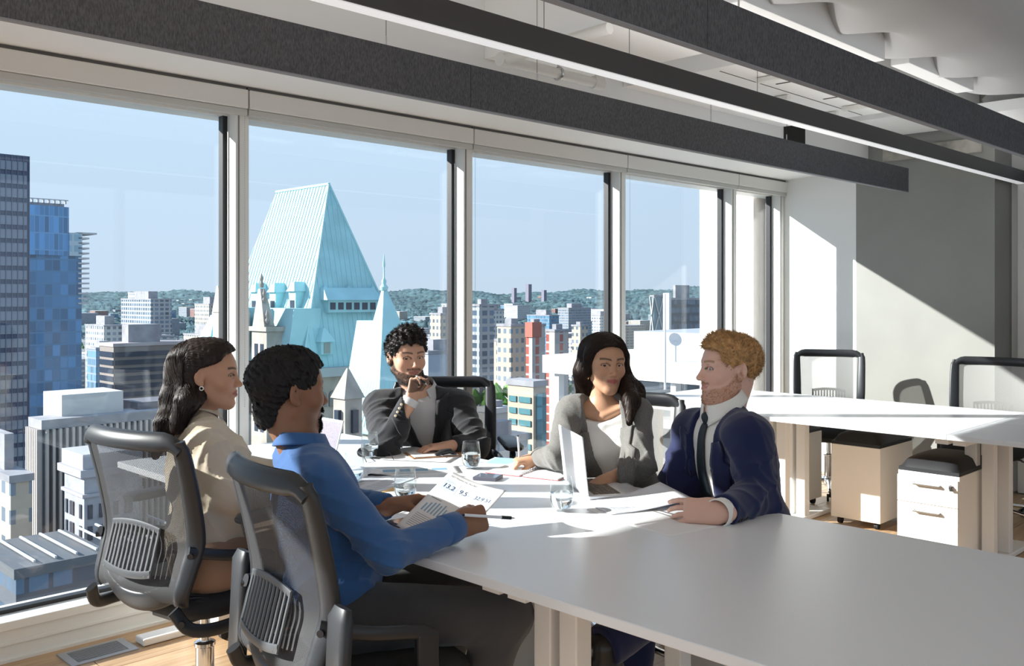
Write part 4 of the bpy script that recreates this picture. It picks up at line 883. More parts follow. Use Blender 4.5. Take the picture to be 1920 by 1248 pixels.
# ================================================================== IMPLICIT SURFACES (bodies and clothes)
def nv(v): v = np.asarray(v, float); return v/np.linalg.norm(v)
V3 = lambda *a: np.array(a, float)
class Sdf:
    def __init__(s): s.ops = []
    def cone(s, a, b, ra, rb, k=.02, flat=None, op='u', disp=None): s.ops.append(('c', np.array(a, float), np.array(b, float), ra, rb, flat, k, op, disp)); return s
    def ell(s, c, r, M=None, k=.02, op='u'): s.ops.append(('e', np.array(c, float), np.array(r, float), np.eye(3) if M is None else np.array(M), None, None, k, op, None)); return s
    def func(s, f, c, R_, k=.004, op='s'): s.ops.append(('f', np.array(c, float), f, R_, None, None, k, op, None)); return s
    def cut(s, p, n, R_, k=.003):                 # removes what lies beyond the plane, within R_ of p
        p = np.array(p, float); n = nv(n)
        return s.func(lambda P: -np.minimum((P-p)@n, R_-np.linalg.norm(P-p, axis=-1)), p, R_, k, 's')
    @staticmethod
    def prim(o, P):
        if o[0] == 'c':
            _, a, b, ra, rb, flat, k, op, disp = o; ba = b-a; L2 = ba@ba; q = P-a
            if flat is not None: n, f = flat; q = q+np.multiply.outer(q@n, n)*(1/f-1)
            t = np.clip((q@ba)/L2, 0, 1); d = np.linalg.norm(q-np.multiply.outer(t, ba), axis=-1)-(ra+(rb-ra)*t)
            if flat is not None: d = d*min(1, flat[1]*1.15)
            return d
        if o[0] == 'e':
            q = (P-o[1])@o[3]; r = o[2]; k0 = np.linalg.norm(q/r, axis=-1); k1 = np.linalg.norm(q/(r*r), axis=-1)+1e-9
            return np.where(k0 < 1e-4, -r.min(), k0*(k0-1)/k1)
        return o[2](P)
    @staticmethod
    def comb(d, e, k, op):
        if op == 'u':
            h = np.clip(.5+.5*(d-e)/k, 0, 1); return d+(e-d)*h-k*h*(1-h)
        h = np.clip(.5-.5*(d+e)/k, 0, 1); return d+(-e-d)*h+k*h*(1-h)          # subtract e
    def __call__(s, P):
        d = np.full(P.shape[:-1], 1e3)
        for o in s.ops: d = s.comb(d, s.prim(o, P), o[6], o[7])
        return d
    def grad(s, P, e=.0015):
        g = np.stack([s(P+V3(*(e*(i == j) for j in range(3))))-s(P-V3(*(e*(i == j) for j in range(3)))) for i in range(3)], -1)
        return g/(np.linalg.norm(g, axis=-1, keepdims=True)+1e-12)
    def bounds(s):
        lo = np.full(3, 1e9); hi = -lo
        for o in s.ops:
            if o[7] != 'u': continue
            if o[0] == 'c':
                for p, r in ((o[1], o[3]), (o[2], o[4])): lo = np.minimum(lo, p-r); hi = np.maximum(hi, p+r)
            elif o[0] == 'e': m = np.abs(o[3])@o[2]; lo = np.minimum(lo, o[1]-m); hi = np.maximum(hi, o[1]+m)
        return lo-.03, hi+.03
    def mesh(s, h, disp=None, margin=.02):
        B = 8; lo, hi = s.bounds(); bs = B*h; nb = np.ceil((hi-lo)/bs).astype(int)
        ii = np.stack(np.meshgrid(*[np.arange(n) for n in nb], indexing='ij'), -1).reshape(-1, 3)
        cen = lo+(ii+.5)*bs; dc = s(cen); rad = bs*.5*1.733
        keep = np.abs(dc) < rad*1.25+margin; ii = ii[keep]; cen = cen[keep]; M = len(ii)
        g = np.stack(np.meshgrid(*[np.arange(B+1)]*3, indexing='ij'), -1).reshape(-1, 3)
        P = (lo+ii[:, None, :]*bs)+g[None]*h; D = np.full((M, len(g)), 1e3)
        for o in s.ops:
            dcen = s.prim(o, cen)
            if o[7] == 'u': sel = dcen < rad*1.6+max(.045, o[6])
            elif o[0] == 'f': sel = np.linalg.norm(cen-o[1], axis=-1) < o[3]+rad
            else: sel = dcen < rad*1.6+max(.035, o[6])
            if not sel.any(): continue
            D[sel] = s.comb(D[sel], s.prim(o, P[sel]), o[6], o[7])
        if disp is not None: D = D-disp(P.reshape(-1, 3)).reshape(D.shape)
        D = D.reshape(M, B+1, B+1, B+1); S = D < 0
        # active cells
        cnt = np.zeros((M, B, B, B), np.int8); offs = [(a, b, c) for a in (0, 1) for b in (0, 1) for c in (0, 1)]
        for a, b, c in offs: cnt += S[:, a:a+B, b:b+B, c:c+B]
        act = (cnt > 0) & (cnt < 8); bi, ci, cj, ck = np.nonzero(act)
        vals = np.stack([D[bi, ci+a, cj+b, ck+c] for a, b, c in offs], -1); of = np.array(offs, float)
        acc = np.zeros((len(bi), 3)); n = np.zeros(len(bi))
        for i in range(8):
            for j in range(i+1, 8):
                if np.abs(of[i]-of[j]).sum() != 1: continue
                a, b = vals[:, i], vals[:, j]; x = (a < 0) != (b < 0); t = np.where(x, a/(a-b+1e-20), 0)
                acc += np.where(x[:, None], of[i]+(of[j]-of[i])*t[:, None], 0); n += x
        gi = ii[bi]*B+np.stack([ci, cj, ck], -1); V = lo+(gi+acc/n[:, None])*h
        big = int(nb.max()*B+4); key = (gi[:, 0]*big+gi[:, 1])*big+gi[:, 2]
        order = np.argsort(key); ks = key[order]
        quads = []
        for ax in range(3):
            o1, o2 = [(1, 2), (2, 0), (0, 1)][ax]
            sl0 = [slice(0, B)]*3; sl1 = [slice(0, B)]*3; sl1[ax] = slice(1, B+1)
            a = S[(slice(None), *sl0)]; b = S[(slice(None), *sl1)]; e_ = a != b
            qi, q0, q1, q2 = np.nonzero(e_); fl = a[qi, q0, q1, q2]; base = ii[qi]*B+np.stack([q0, q1, q2], -1)
            idx = []; ok = np.ones(len(qi), bool)
            for d1, d2 in ((0, 0), (-1, 0), (-1, -1), (0, -1)):
                c_ = base.copy(); c_[:, o1] += d1; c_[:, o2] += d2; kk = (c_[:, 0]*big+c_[:, 1])*big+c_[:, 2]
                pos = np.clip(np.searchsorted(ks, kk), 0, len(ks)-1); ok &= ks[pos] == kk; idx.append(order[pos])
            q = np.stack(idx, -1)[ok]; f_ = fl[ok]; q[~f_] = q[~f_][:, ::-1]; quads.append(q)
        return V, np.concatenate(quads)
def mesh_from(name, V, Q, cols=None):
    me = bpy.data.meshes.new(name); me.vertices.add(len(V)); me.vertices.foreach_set('co', V.astype(np.float32).ravel())
    me.loops.add(Q.size); me.loops.foreach_set('vertex_index', Q.astype(np.int32).ravel()); me.polygons.add(len(Q)); k = Q.shape[1]
    me.polygons.foreach_set('loop_start', np.arange(0, Q.size, k, dtype=np.int32)); me.polygons.foreach_set('loop_total', np.full(len(Q), k, np.int32))
    me.update(calc_edges=True); me.validate()
    if cols is not None:
        a = me.color_attributes.new('Col', 'FLOAT_COLOR', 'POINT'); c = np.ones((len(V), 4), np.float32); c[:, :3] = cols; a.data.foreach_set('color', c.ravel())
    me.shade_smooth(); return me
def wrinkle(seed, freq, amp, foci=(), base=.5):
    g = np.random.RandomState(seed); W = [(nv(g.randn(3)), nv(g.randn(3)), g.rand()*6, freq*(.7+.6*g.rand())) for _ in range(4)]
    foci = [(np.array(p, float), r, a) for p, r, a in foci]
    def f(P):
        m = np.full(len(P), base)
        for p, r, a in foci: m = m+a*np.exp(-((P-p)**2).sum(-1)/(r*r))
        d = 0
        for n, q, ph, fr in W: d = d+(1-np.abs(np.sin(fr*(P@n)+1.6*np.sin(fr*.55*(P@q)+ph))))**2.2*(.5+.5*np.sin(fr*.31*(P@q)+ph*2))
        return amp*m*(d/1.6-.25)
    return f
def strands(roots, dirs, step, n, w, proj=None, curl=0., seed=0, taper=True, gather=None):
    """thin three-sided tubes grown from roots; dirs(P,i) gives the direction at step i"""
    g = np.random.RandomState(seed); P = roots.copy(); path = [P.copy()]; ph = g.rand(len(P), 1)*6.3; ax1 = g.randn(*P.shape); ax2 = g.randn(*P.shape)
    for i in range(n):
        d = dirs(P, i)
        if curl: d = d+curl*(ax1*np.cos(ph+i*1.3)+ax2*np.sin(ph+i*1.3))
        d = d/(np.linalg.norm(d, axis=-1, keepdims=True)+1e-9); P = P+d*(step[:, None] if isinstance(step, np.ndarray) else step)
        if proj is not None: P = proj(P, i)
        path.append(P.copy())
    path = np.array(path); m = len(roots); T = np.gradient(path, axis=0); T /= np.linalg.norm(T, axis=-1, keepdims=True)+1e-9
    r = np.array([.31, .52, .79]); A = np.cross(T, r); A /= np.linalg.norm(A, axis=-1, keepdims=True)+1e-9; Bv = np.cross(T, A)
    V = []; L = n+1
    for k in range(3):
        a = 2.094*k; ww = w*(1-.75*np.linspace(0, 1, L)**2) if taper else np.full(L, w); V.append(path+(A*math.cos(a)+Bv*math.sin(a))*ww[:, None, None])
    V = np.stack(V, 2)                       # L,m,3,3
    idx = np.arange(L*m*3).reshape(L, m, 3); Q = []
    for k in range(3): k2 = (k+1) % 3; Q.append(np.stack([idx[:-1, :, k], idx[:-1, :, k2], idx[1:, :, k2], idx[1:, :, k]], -1).reshape(-1, 4))
    return V.reshape(-1, 3), np.concatenate(Q)
def merge(parts):
    Vs, Qs, o = [], [], 0
    for V, Q in parts: Vs.append(V); Qs.append(Q+o); o += len(V)
    return np.concatenate(Vs), np.concatenate(Qs)
# ------------------------------------------------------------------ anatomy
class Head:
    def __init__(s, c, fwd, up=(0, 0, 1), scale=1.0, fem=False, chinw=1.0):
        s.c = np.array(c, float); y = nv(fwd); x = nv(np.cross(y, np.array(up, float))); z = np.cross(x, y)
        s.M = np.stack([x, y, z], 1); s.s = scale; s.fem = fem; s.chin = chinw
    def w(s, *p): return s.c+s.M@(np.array(p, float)*s.s)
    def loc(s, P): return ((P-s.c)@s.M)/s.s
    def add(s, S):
        k = s.s; f = s.fem
        E = lambda c, r, kk=.02, op='u': S.ell(s.w(*c), np.array(r)*k, s.M, kk*k, op)
        C = lambda a, b, ra, rb, kk=.015, op='u': S.cone(s.w(*a), s.w(*b), ra*k, rb*k, kk*k, None, op)
        E((0, -.018, .034), (.074, .094, .082)); E((0, .030, .02), (.064, .062, .07), .03)
        E((0, .030, -.035), (.056, .058, .082), .03)
        j = .9 if f else 1.0
        for q in (-1, 1):
            C((q*.055*j, -.004, -.05), (q*.018*s.chin*j, .066, -.097), .017*j, .016, .025)
            E((q*.038, .060, -.026), (.024, .022, .022), .025)
            C((q*.050, .064, .022), (q*.014, .082, .020), .009, .009 if not f else .007, .014)
        E((0, .073, -.099), (.021*s.chin, .018, .017), .02)
        # eye sockets, lids
        for q in (-1, 1):
            E((q*.031, .094, .004), (.0180, .017, .0130), .009, 's')
            C((q*.047, .068, .0015), (q*.033, .0835, .0086), .0034, .0040, .004); C((q*.033, .0835, .0086), (q*.0165, .078, .001), .0036, .0030, .004)
            C((q*.047, .068, .0015), (q*.032, .0800, -.0085), .0028, .0030, .004); C((q*.032, .0800, -.0085), (q*.0165, .078, .001), .0030, .0028, .004)
        # nose
        n_ = .9 if f else 1.0
        C((0, .084, .012), (0, .106*(.985 if f else 1), -.030), .0075*n_, .0095*n_, .010); E((0, .107, -.032), (.0095*n_, .010, .0085), .006)
        for q in (-1, 1): E((q*.0115*n_, .096, -.0355), (.0072, .0105, .0068), .006); E((q*.0065, .101, -.0435), (.0034, .0055, .003), .003, 's')
        # mouth
        E((0, .080, -.060), (.026, .014, .020), .014)
        lz = .0015 if f else 0
        for q in (-1, 1):
            C((0, .0930, -.0555), (q*.024, .083, -.0605), .0042+lz, .0022, .004); C((0, .0925, -.0675), (q*.022, .083, -.0625), .0055+lz, .0025, .005)
        C((-.024, .0845, -.0612), (0, .0985, -.0612), .0012, .0012, .002, 's'); C((.024, .0845, -.0612), (0, .0985, -.0612), .0012, .0012, .002, 's')
        # ears
        for q in (-1, 1):
            Me = s.M@np.array([[math.cos(q*.35), -math.sin(q*.35), 0], [math.sin(q*.35), math.cos(q*.35), 0], [0, 0, 1.]])
            S.ell(s.w(q*.077, -.014, -.002), V3(.0075, .017, .030)*k, Me, .008*k); S.ell(s.w(q*.085, -.010, .0), V3(.007, .0085, .016)*k, Me, .006*k, 's')
            S.ell(s.w(q*.076, -.006, -.026), V3(.006, .008, .010)*k, s.M, .006*k)
    def eyes(s, gaze=(0, 0)):
        out = []
        for q in (-1, 1): out.append((s.w(q*.031, .0700, .001), .0130*s.s, s.M@nv([gaze[0], 1, gaze[1]])))
        return out
def skin_cols(V, H, skin, lip, brow=None, beard=None):
    q = H.loc(V); c = np.tile(np.array(skin, float), (len(V), 1))
    g = np.random.RandomState(3)
    def mixc(m, col, a): c[:] = c*(1-(m*a)[:, None])+np.array(col)*(m*a)[:, None]
    lipm = np.clip(1-np.maximum(np.abs(q[:, 0])/.026, np.abs(q[:, 2]+.0612)/(.0115-.007*np.abs(q[:, 0])/.026))**4, 0, 1)*(q[:, 1] > .078)
    mixc(np.clip(lipm*1.5, 0, 1), lip, .9)
    ck = np.exp(-((np.abs(q[:, 0])-.043)**2/.018**2+(q[:, 2]+.03)**2/.018**2))*(q[:, 1] > .02); mixc(ck, np.array(skin)*np.array([1.08, .82, .78]), .35)
    nz = np.exp(-((q[:, 0])**2/.014**2+(q[:, 2]+.033)**2/.012**2))*(q[:, 1] > .085); mixc(nz, np.array(skin)*np.array([1.08, .85, .8]), .3)
    if brow is not None:
        a = np.abs(q[:, 0]); bz = .0235+.004*np.sin(np.clip((a-.012)/.04, 0, 1)*2.4); mb = np.clip(1.6-np.abs(q[:, 2]-bz)/.0034, 0, 1)*(a > .011)*(a < .053)*(q[:, 1] > .05)
        mixc(mb, brow, .85)
    lid = np.clip(1.5-np.abs(np.sqrt(((np.abs(q[:, 0])-.031)/.0165)**2+((q[:, 2]-.001)/.0085)**2)-1)/.16, 0, 1)*(q[:, 1] > .06)*(q[:, 2] > -.002); mixc(lid, (.02, .012, .01), .85)
    if beard is not None: col, fn, a = beard; mixc(np.clip(fn(q)+.0*g.randn(len(V)), 0, 1), col, a)
    return c
def hand(S, w, d, n, side, curl, thumb=(.75, .55, .35), tc=.35, scale=1.0, spread=.06):
    """side: +1 when the thumb lies along d x n, -1 otherwise. curl: bends per finger (3 angles each). returns finger tips"""
    w = np.array(w, float); d = nv(d); n = np.array(n, float); n = nv(n-d*(n@d)); lat = np.cross(d, n)*side; k = scale; tips = []
    kn = w+d*.088*k
    S.cone(w-d*.02*k, w+d*.03*k, .027*k, .030*k, .015, (n, .72))
    for o in (-.024, -.008, .009, .026): S.cone(w+lat*o*.75*k+d*.012*k, kn+lat*o*k, .0165*k, .0125*k, .014, (n, .85))
    S.ell(w+lat*.024*k+d*.034*k+n*.010*k, V3(.017, .028, .014)*k, np.stack([lat, d, n], 1), .014)
    L = [(.0285, .072, .0086), (.0095, .080, .0088), (-.0095, .075, .0083), (-.0275, .060, .0074)]
    for i, (o, ln, r) in enumerate(L):
        cu = curl[i] if isinstance(curl[0], (tuple, list)) else curl; p = kn+lat*o*k-d*.004*k; a = 0.0
        dd = nv(d+lat*spread*(1.5-i)/1.5)
        for j, (fr, rr) in enumerate(((.46, 1.0), (.30, .9), (.24, .78))):
            a += cu[j]; q = dd*math.cos(a)+n*math.sin(a); e = p+q*ln*fr*k*1.0
            S.cone(p, e, r*rr*k, r*(rr-.10)*k, .002); p = e
        tips.append(p)
    t0 = w+d*.020*k+lat*.022*k+n*.004*k; td = nv(d*thumb[0]+lat*thumb[1]+n*thumb[2]); td2 = nv(td+d*tc-lat*tc*.8+n*tc*.3)
    t1 = t0+td*.042*k; t2 = t1+nv(td+td2)*.032*k; t3 = t2+td2*.026*k
    S.cone(t0, t1, .0145*k, .0118*k, .012); S.cone(t1, t2, .0112*k, .0098*k, .004); S.cone(t2, t3, .0100*k, .0082*k, .004); tips.append(t3)
    return tips
class Body:
    """joints in world space -> torso frame and garment volumes"""
    def __init__(s, P, N, Ls, Rs):
        s.P, s.N, s.L, s.R = [np.array(x, float) for x in (P, N, Ls, Rs)]
        s.up = nv(s.N-s.P); lf = s.L-s.R; s.left = nv(lf-s.up*(lf@s.up)); s.fw = np.cross(s.left, s.up)
        s.M = np.stack([s.left, s.fw, s.up], 1); s.H = np.linalg.norm(s.N-s.P)
    def at(s, f, x=0, y=0): return s.P+(s.N-s.P)*f+s.left*x+s.fw*y
    def loc(s, P): return (P-s.P)@s.M
    def torso(s, S, w=.165, dep=.105, g=0.0, belly=1.0, bust=0, hip=1.0, k=.05, low=-.02):
        S.ell(s.at(.66), (w+g, dep+g, .150+g*.5), s.M, k); S.ell(s.at(.42, 0, .008), (w*.86+g, dep*.98*belly+g, .20), s.M, k)
        S.ell(s.at(.10), (w*.97*hip+g, dep*1.12+g, .15+low), s.M, k)
        if bust:
            for q in (-1, 1): S.ell(s.at(.66, q*.068, dep*.72), (.062+g, .050+g, .062), s.M, .04)
        a, b = s.L-s.left*.03, s.R+s.left*.03
        S.cone(a, b, .050+g*.8, .050+g*.8, .04)
        for q in (s.L, s.R): S.cone(s.N-s.up*.025-s.fw*.012, q*.7+s.N*.3, .040+g*.5, .040+g*.6, .035)
    def sleeve(s, S, sh, el, wr, r0=.062, r1=.048, r2=.036, g=0., cutw=True, ext=0.0):
        sh, el, wr = [np.array(x, float) for x in (sh, el, wr)]; S.cone(sh, el, r0+g, r1+g, .03); e = wr+nv(wr-el)*ext; S.cone(el, e, r1+g, r2+g, .025)
        if cutw: S.cut(e, e-el, .09)
def project(S, P0, dirn, far=.35, n=48):
    P = P0-dirn*far
    for _ in range(n): P = P+dirn*np.clip(S(P), -.02, .05)[..., None]*.9
    return P
def patch(S, B, poly_fn, nu, nv_, off=.004, disp=None):
    """grid (x across, z along the spine, in metres from the pelvis) laid on the front of surface S"""
    uu, vv = np.meshgrid(np.linspace(0, 1, nu+1), np.linspace(0, 1, nv_+1)); xz = np.array([poly_fn(a, b) for a, b in zip(uu.ravel(), vv.ravel())])
    P0 = B.P+np.multiply.outer(xz[:, 0], B.left)+np.multiply.outer(xz[:, 1], B.up)
    P = project(S, P0, -B.fw)
    if disp is not None: P = P+S.grad(P)*disp(P)[:, None]
    bad = np.abs(S(P)-(0 if disp is None else disp(P))) > .012
    P = P+S.grad(P)*off; k = nu+1
    Q = np.array([(j*k+i, j*k+i+1, (j+1)*k+i+1, (j+1)*k+i) for j in range(nv_) for i in range(nu)]); rows = ~bad.reshape(nv_+1, k).any(1); last = nv_ if rows.all() else int(np.argmin(rows))-1; return P[:(last+1)*k], Q[:last*nu]
def thick(o, t, off=0.0):
    m = o.modifiers.new('thick', 'SOLIDIFY'); m.thickness = t; m.offset = off; return o
# ================================================================== PEOPLE
M_skin = vcol_mat('skin', .46, .38, sub=.12, bump=(900, .05))
M_eye = vcol_mat('eye_surface', .08, .6)
def fabric(name, col, rough=.85, sc=700, st=.25, sheen=.25, var=None): return mat(name, col, rough, spec=.2, bump=(sc, st), sheen=sheen, var=var)
def hair_mat(name, col, rough=.38):
    return mat(name, col, max(rough, .5), spec=.28, var=(60, .35))
def eye_obj(c, r, look, iris, parent):
    look = nv(look); a = nv(np.cross(look, V3(.1, .2, 1))); b = np.cross(look, a); V, Fc, Cc = [], [], []; n, m = 16, 12
    for i in range(m+1):
        th = math.pi*i/m
        for k in range(n):
            ph = 2*math.pi*k/n; d = look*math.cos(th)+(a*math.cos(ph)+b*math.sin(ph))*math.sin(th); V.append(c+d*r*(1.04 if th < .4 else 1))
            Cc.append((.005, .004, .004) if th < .24 else (iris if th < .55 else (.62, .58, .55)))
    Q = np.array([(i*n+k, i*n+(k+1) % n, (i+1)*n+(k+1) % n, (i+1)*n+k) for i in range(m) for k in range(n)])
    link('eye', mesh_from('eye', np.array(V), Q, np.array(Cc)), M_eye, parent, fixn=False)
def part(name, V, Q, m, parent, cols=None): return link(name, mesh_from(name, V, Q, cols), m, parent, fixn=False)
def sdf_part(name, S, h, m, parent, disp=None): V, Q = S.mesh(h, disp); return part(name, V, Q, m, parent)
def hairline(ys, zs): ys, zs = np.array(ys), np.array(zs); o = np.argsort(ys); return lambda y: np.interp(y, ys[o], zs[o])
def cap(H, g, top=0., line=None, front=0., back=0.):
    S = Sdf(); k = H.s
    S.ell(H.w(0, -.018-back*.5, .034), V3(.074+g, .094+g+back*.5, .082+g)*k, H.M, .01); S.ell(H.w(0, .02+front, .048+top*.5), V3(.066+g, .066+g, .066+g*.6+top*.5)*k, H.M, .02)
    if line is not None: S.func(lambda P: (lambda q: (q[..., 2]-line(q[..., 1]))*k)(H.loc(P)), H.c, .3, .008, 's')
    return S
def short_hair(H, S, m, parent, n, length, comb, seed, h=.0035, amp=.003, fr=170, curl=.0, w=.0006, steps=4):
    g = np.random.RandomState(seed); W = [(g.randn(3)*fr, g.rand()*6) for _ in range(6)]
    dsp = lambda P: amp*sum(np.sin(P@a+b) for a, b in W)/2.2
    V, Q = S.mesh(h, dsp); idx = g.choice(len(V), n); R0 = V[idx]; Nn = S.grad(R0)
    cw = H.M@np.array(comb, float)
    sv, sq = strands(R0-Nn*.003, lambda P, i: Nn*(1-.12*i)+cw*(.3+.3*i), length/steps*(.6+.8*g.rand(n)), steps, w, curl=curl, seed=seed)
    V, Q = merge([(V, Q), (sv, sq)]); return part('hair', V, Q, m, parent)
def beard_strands(bodyV, H, fn, n, m, parent, length=.007, seed=5, S=None, name='beard'):
    q = H.loc(bodyV); wgt = np.clip(fn(q), 0, 1); wgt[(np.abs(q) > .14).any(1)] = 0
    if wgt.sum() == 0: return
    g = np.random.RandomState(seed); idx = g.choice(len(bodyV), n, p=wgt/wgt.sum()); R0 = bodyV[idx]+g.randn(n, 3)*.0012; Nn = S.grad(R0); dn = H.M@V3(0, .2, -1)
    sv, sq = strands(R0-Nn*.0015, lambda P, i: Nn*.7+dn*(.5+.2*i), length/3*(.5+g.rand(n)), 3, .00055, curl=.25, seed=seed); part(name, sv, sq, m, parent)
def collar(parent, m, N, up, fw, left, rn=.062, h=.038, leaf=.05, open_=.5, name='collar', tilt=.018):
    mb = MB()
    def stand(u, v):
        a = -math.pi+2*math.pi*u; a2 = a*(1-open_*.12); r_ = rn+.004*v
        p = N+(left*math.sin(a2)*r_*1.02-fw*math.cos(a2)*r_*-1.0*-1 if False else left*math.sin(a2)*r_-fw*math.cos(a2)*r_*.95)+up*(h*v-tilt*(1-math.cos(a2))*.9); return p
    def lf(u, v):
        a = -math.pi+2*math.pi*u; a2 = a*(1-open_*.12); pt = abs(a2/math.pi)**5; L_ = h*.95+leaf*pt*.75; r_ = rn+.005+.014*v+.010*pt*v
        return N+left*math.sin(a2)*r_*(1+.25*pt*v)-fw*math.cos(a2)*r_*.98+up*(h-L_*v*.92-tilt*(1-math.cos(a2))*.9+.003)
    mb.grid(stand, 40, 4); mb.grid(lf, 40, 6); o = mb.build(name, m, parent, smooth=True); thick(o, .0025); return o
def disc_button(parent, p, n, r, m, name='button'):
    n = nv(n); a = nv(np.cross(n, V3(.3, .5, .8))); b = np.cross(n, a); mb = MB(); P = []
    for hh, rr in ((0, r), (.003, r), (.0034, r*.7)):
        for k in range(12): t = 2*math.pi*k/12; P.append(p+n*hh+(a*math.cos(t)+b*math.sin(t))*rr)
    mb.add(P, [(i*12+k, i*12+(k+1) % 12, (i+1)*12+(k+1) % 12, (i+1)*12+k) for i in range(2) for k in range(12)]+[tuple(24+k for k in range(12))]); mb.build(name, m, parent)
def legs(root, P, left, LK, LA, RK, RA, m, seed, rt=.082, rk=.062, ra=.048, h=.008, amp=.005, shoe=(.02, .018, .017), name='trousers', up=None, fw=None, belt=None):
    S = Sdf(); P = np.array(P, float); hl, hr = P+left*.085-UP*.005, P-left*.085-UP*.005
    S.cone(hl, hr, .092, .092, .05, None); S.ell(P+UP*.03, (.135, .105, .11), np.stack([left, np.cross(left, UP)*-1, UP], 1), .05)
    for a, k, e in ((hl, LK, LA), (hr, RK, RA)):
        S.cone(a, k, rt, rk, .04); S.cone(k, e, rk*.98, ra, .035); S.cut(e, np.array(e)-np.array(k), .1)
    sdf_part(name, S, h, m, root, wrinkle(seed, 26, amp, [(LK, .12, 1.5), (RK, .12, 1.5), (P, .2, .9)]))
    ms = mat('shoe_%d' % seed, shoe, .35)
    for k, e in ((LK, LA), (RK, RA)):
        k, e = np.array(k, float), np.array(e, float); d = k-e; d[2] = 0; f = nv(d if np.linalg.norm(d) > .08 else (np.cross(UP, left)*-1)); f = nv(np.cross(left, UP))
        s = Sdf(); b = V3(e[0], e[1], max(.035, e[2]-.06)); s.cone(e, b, .042, .042, .02); s.cone(b-f*.03, b+f*.15, .036, .032, .02, (UP, .8)); sdf_part('shoe', s, .008, ms, root)
def person(label, base): return thing('person', base, label, 'person', 'people around the meeting table')
def tube_chain(S, pts, rs, k=.03):
    for i in range(len(pts)-1): S.cone(pts[i], pts[i+1], rs[i], rs[i+1], k)
def jacket_wedge(B, S, zs, hws, x0=0., R_=.5, y0=.0):
    zs, hws = np.array(zs), np.array(hws)
    def f(P): q = B.loc(P); return np.maximum((np.abs(q[..., 0]-x0)-np.interp(q[..., 2], zs, hws))*.9, y0-q[..., 1])
    S.func(f, B.at(.6), R_, .006, 's')
def lapels(B, S, m, parent, zs, hws, z0, z1, wmax, notch, x0=0., off=.006, disp=None):
    for q in (-1, 1):
        def fn(u, v):
            z = z0+(z1-z0)*v; e = np.interp(z, zs, hws); f = v/notch
            wd = wmax*min(1, .15+.85*f) if v < notch else wmax*(.62+.2*(v-notch)/(1-notch))
            return (x0+q*(e-.004+wd*u), z+(.02*u if v >= notch-.02 else .03*u*v))
        V, Q = patch(S, B, fn, 8, 22, off, disp); o = part('lapel', V, Q, m, parent); thick(o, .005)
W = at_t
ZB_ = lambda y: np.interp(y, [-.015, .01, .03, .055, .075, .1], [.01, -.02, -.045, -.058, -.062, -.066])
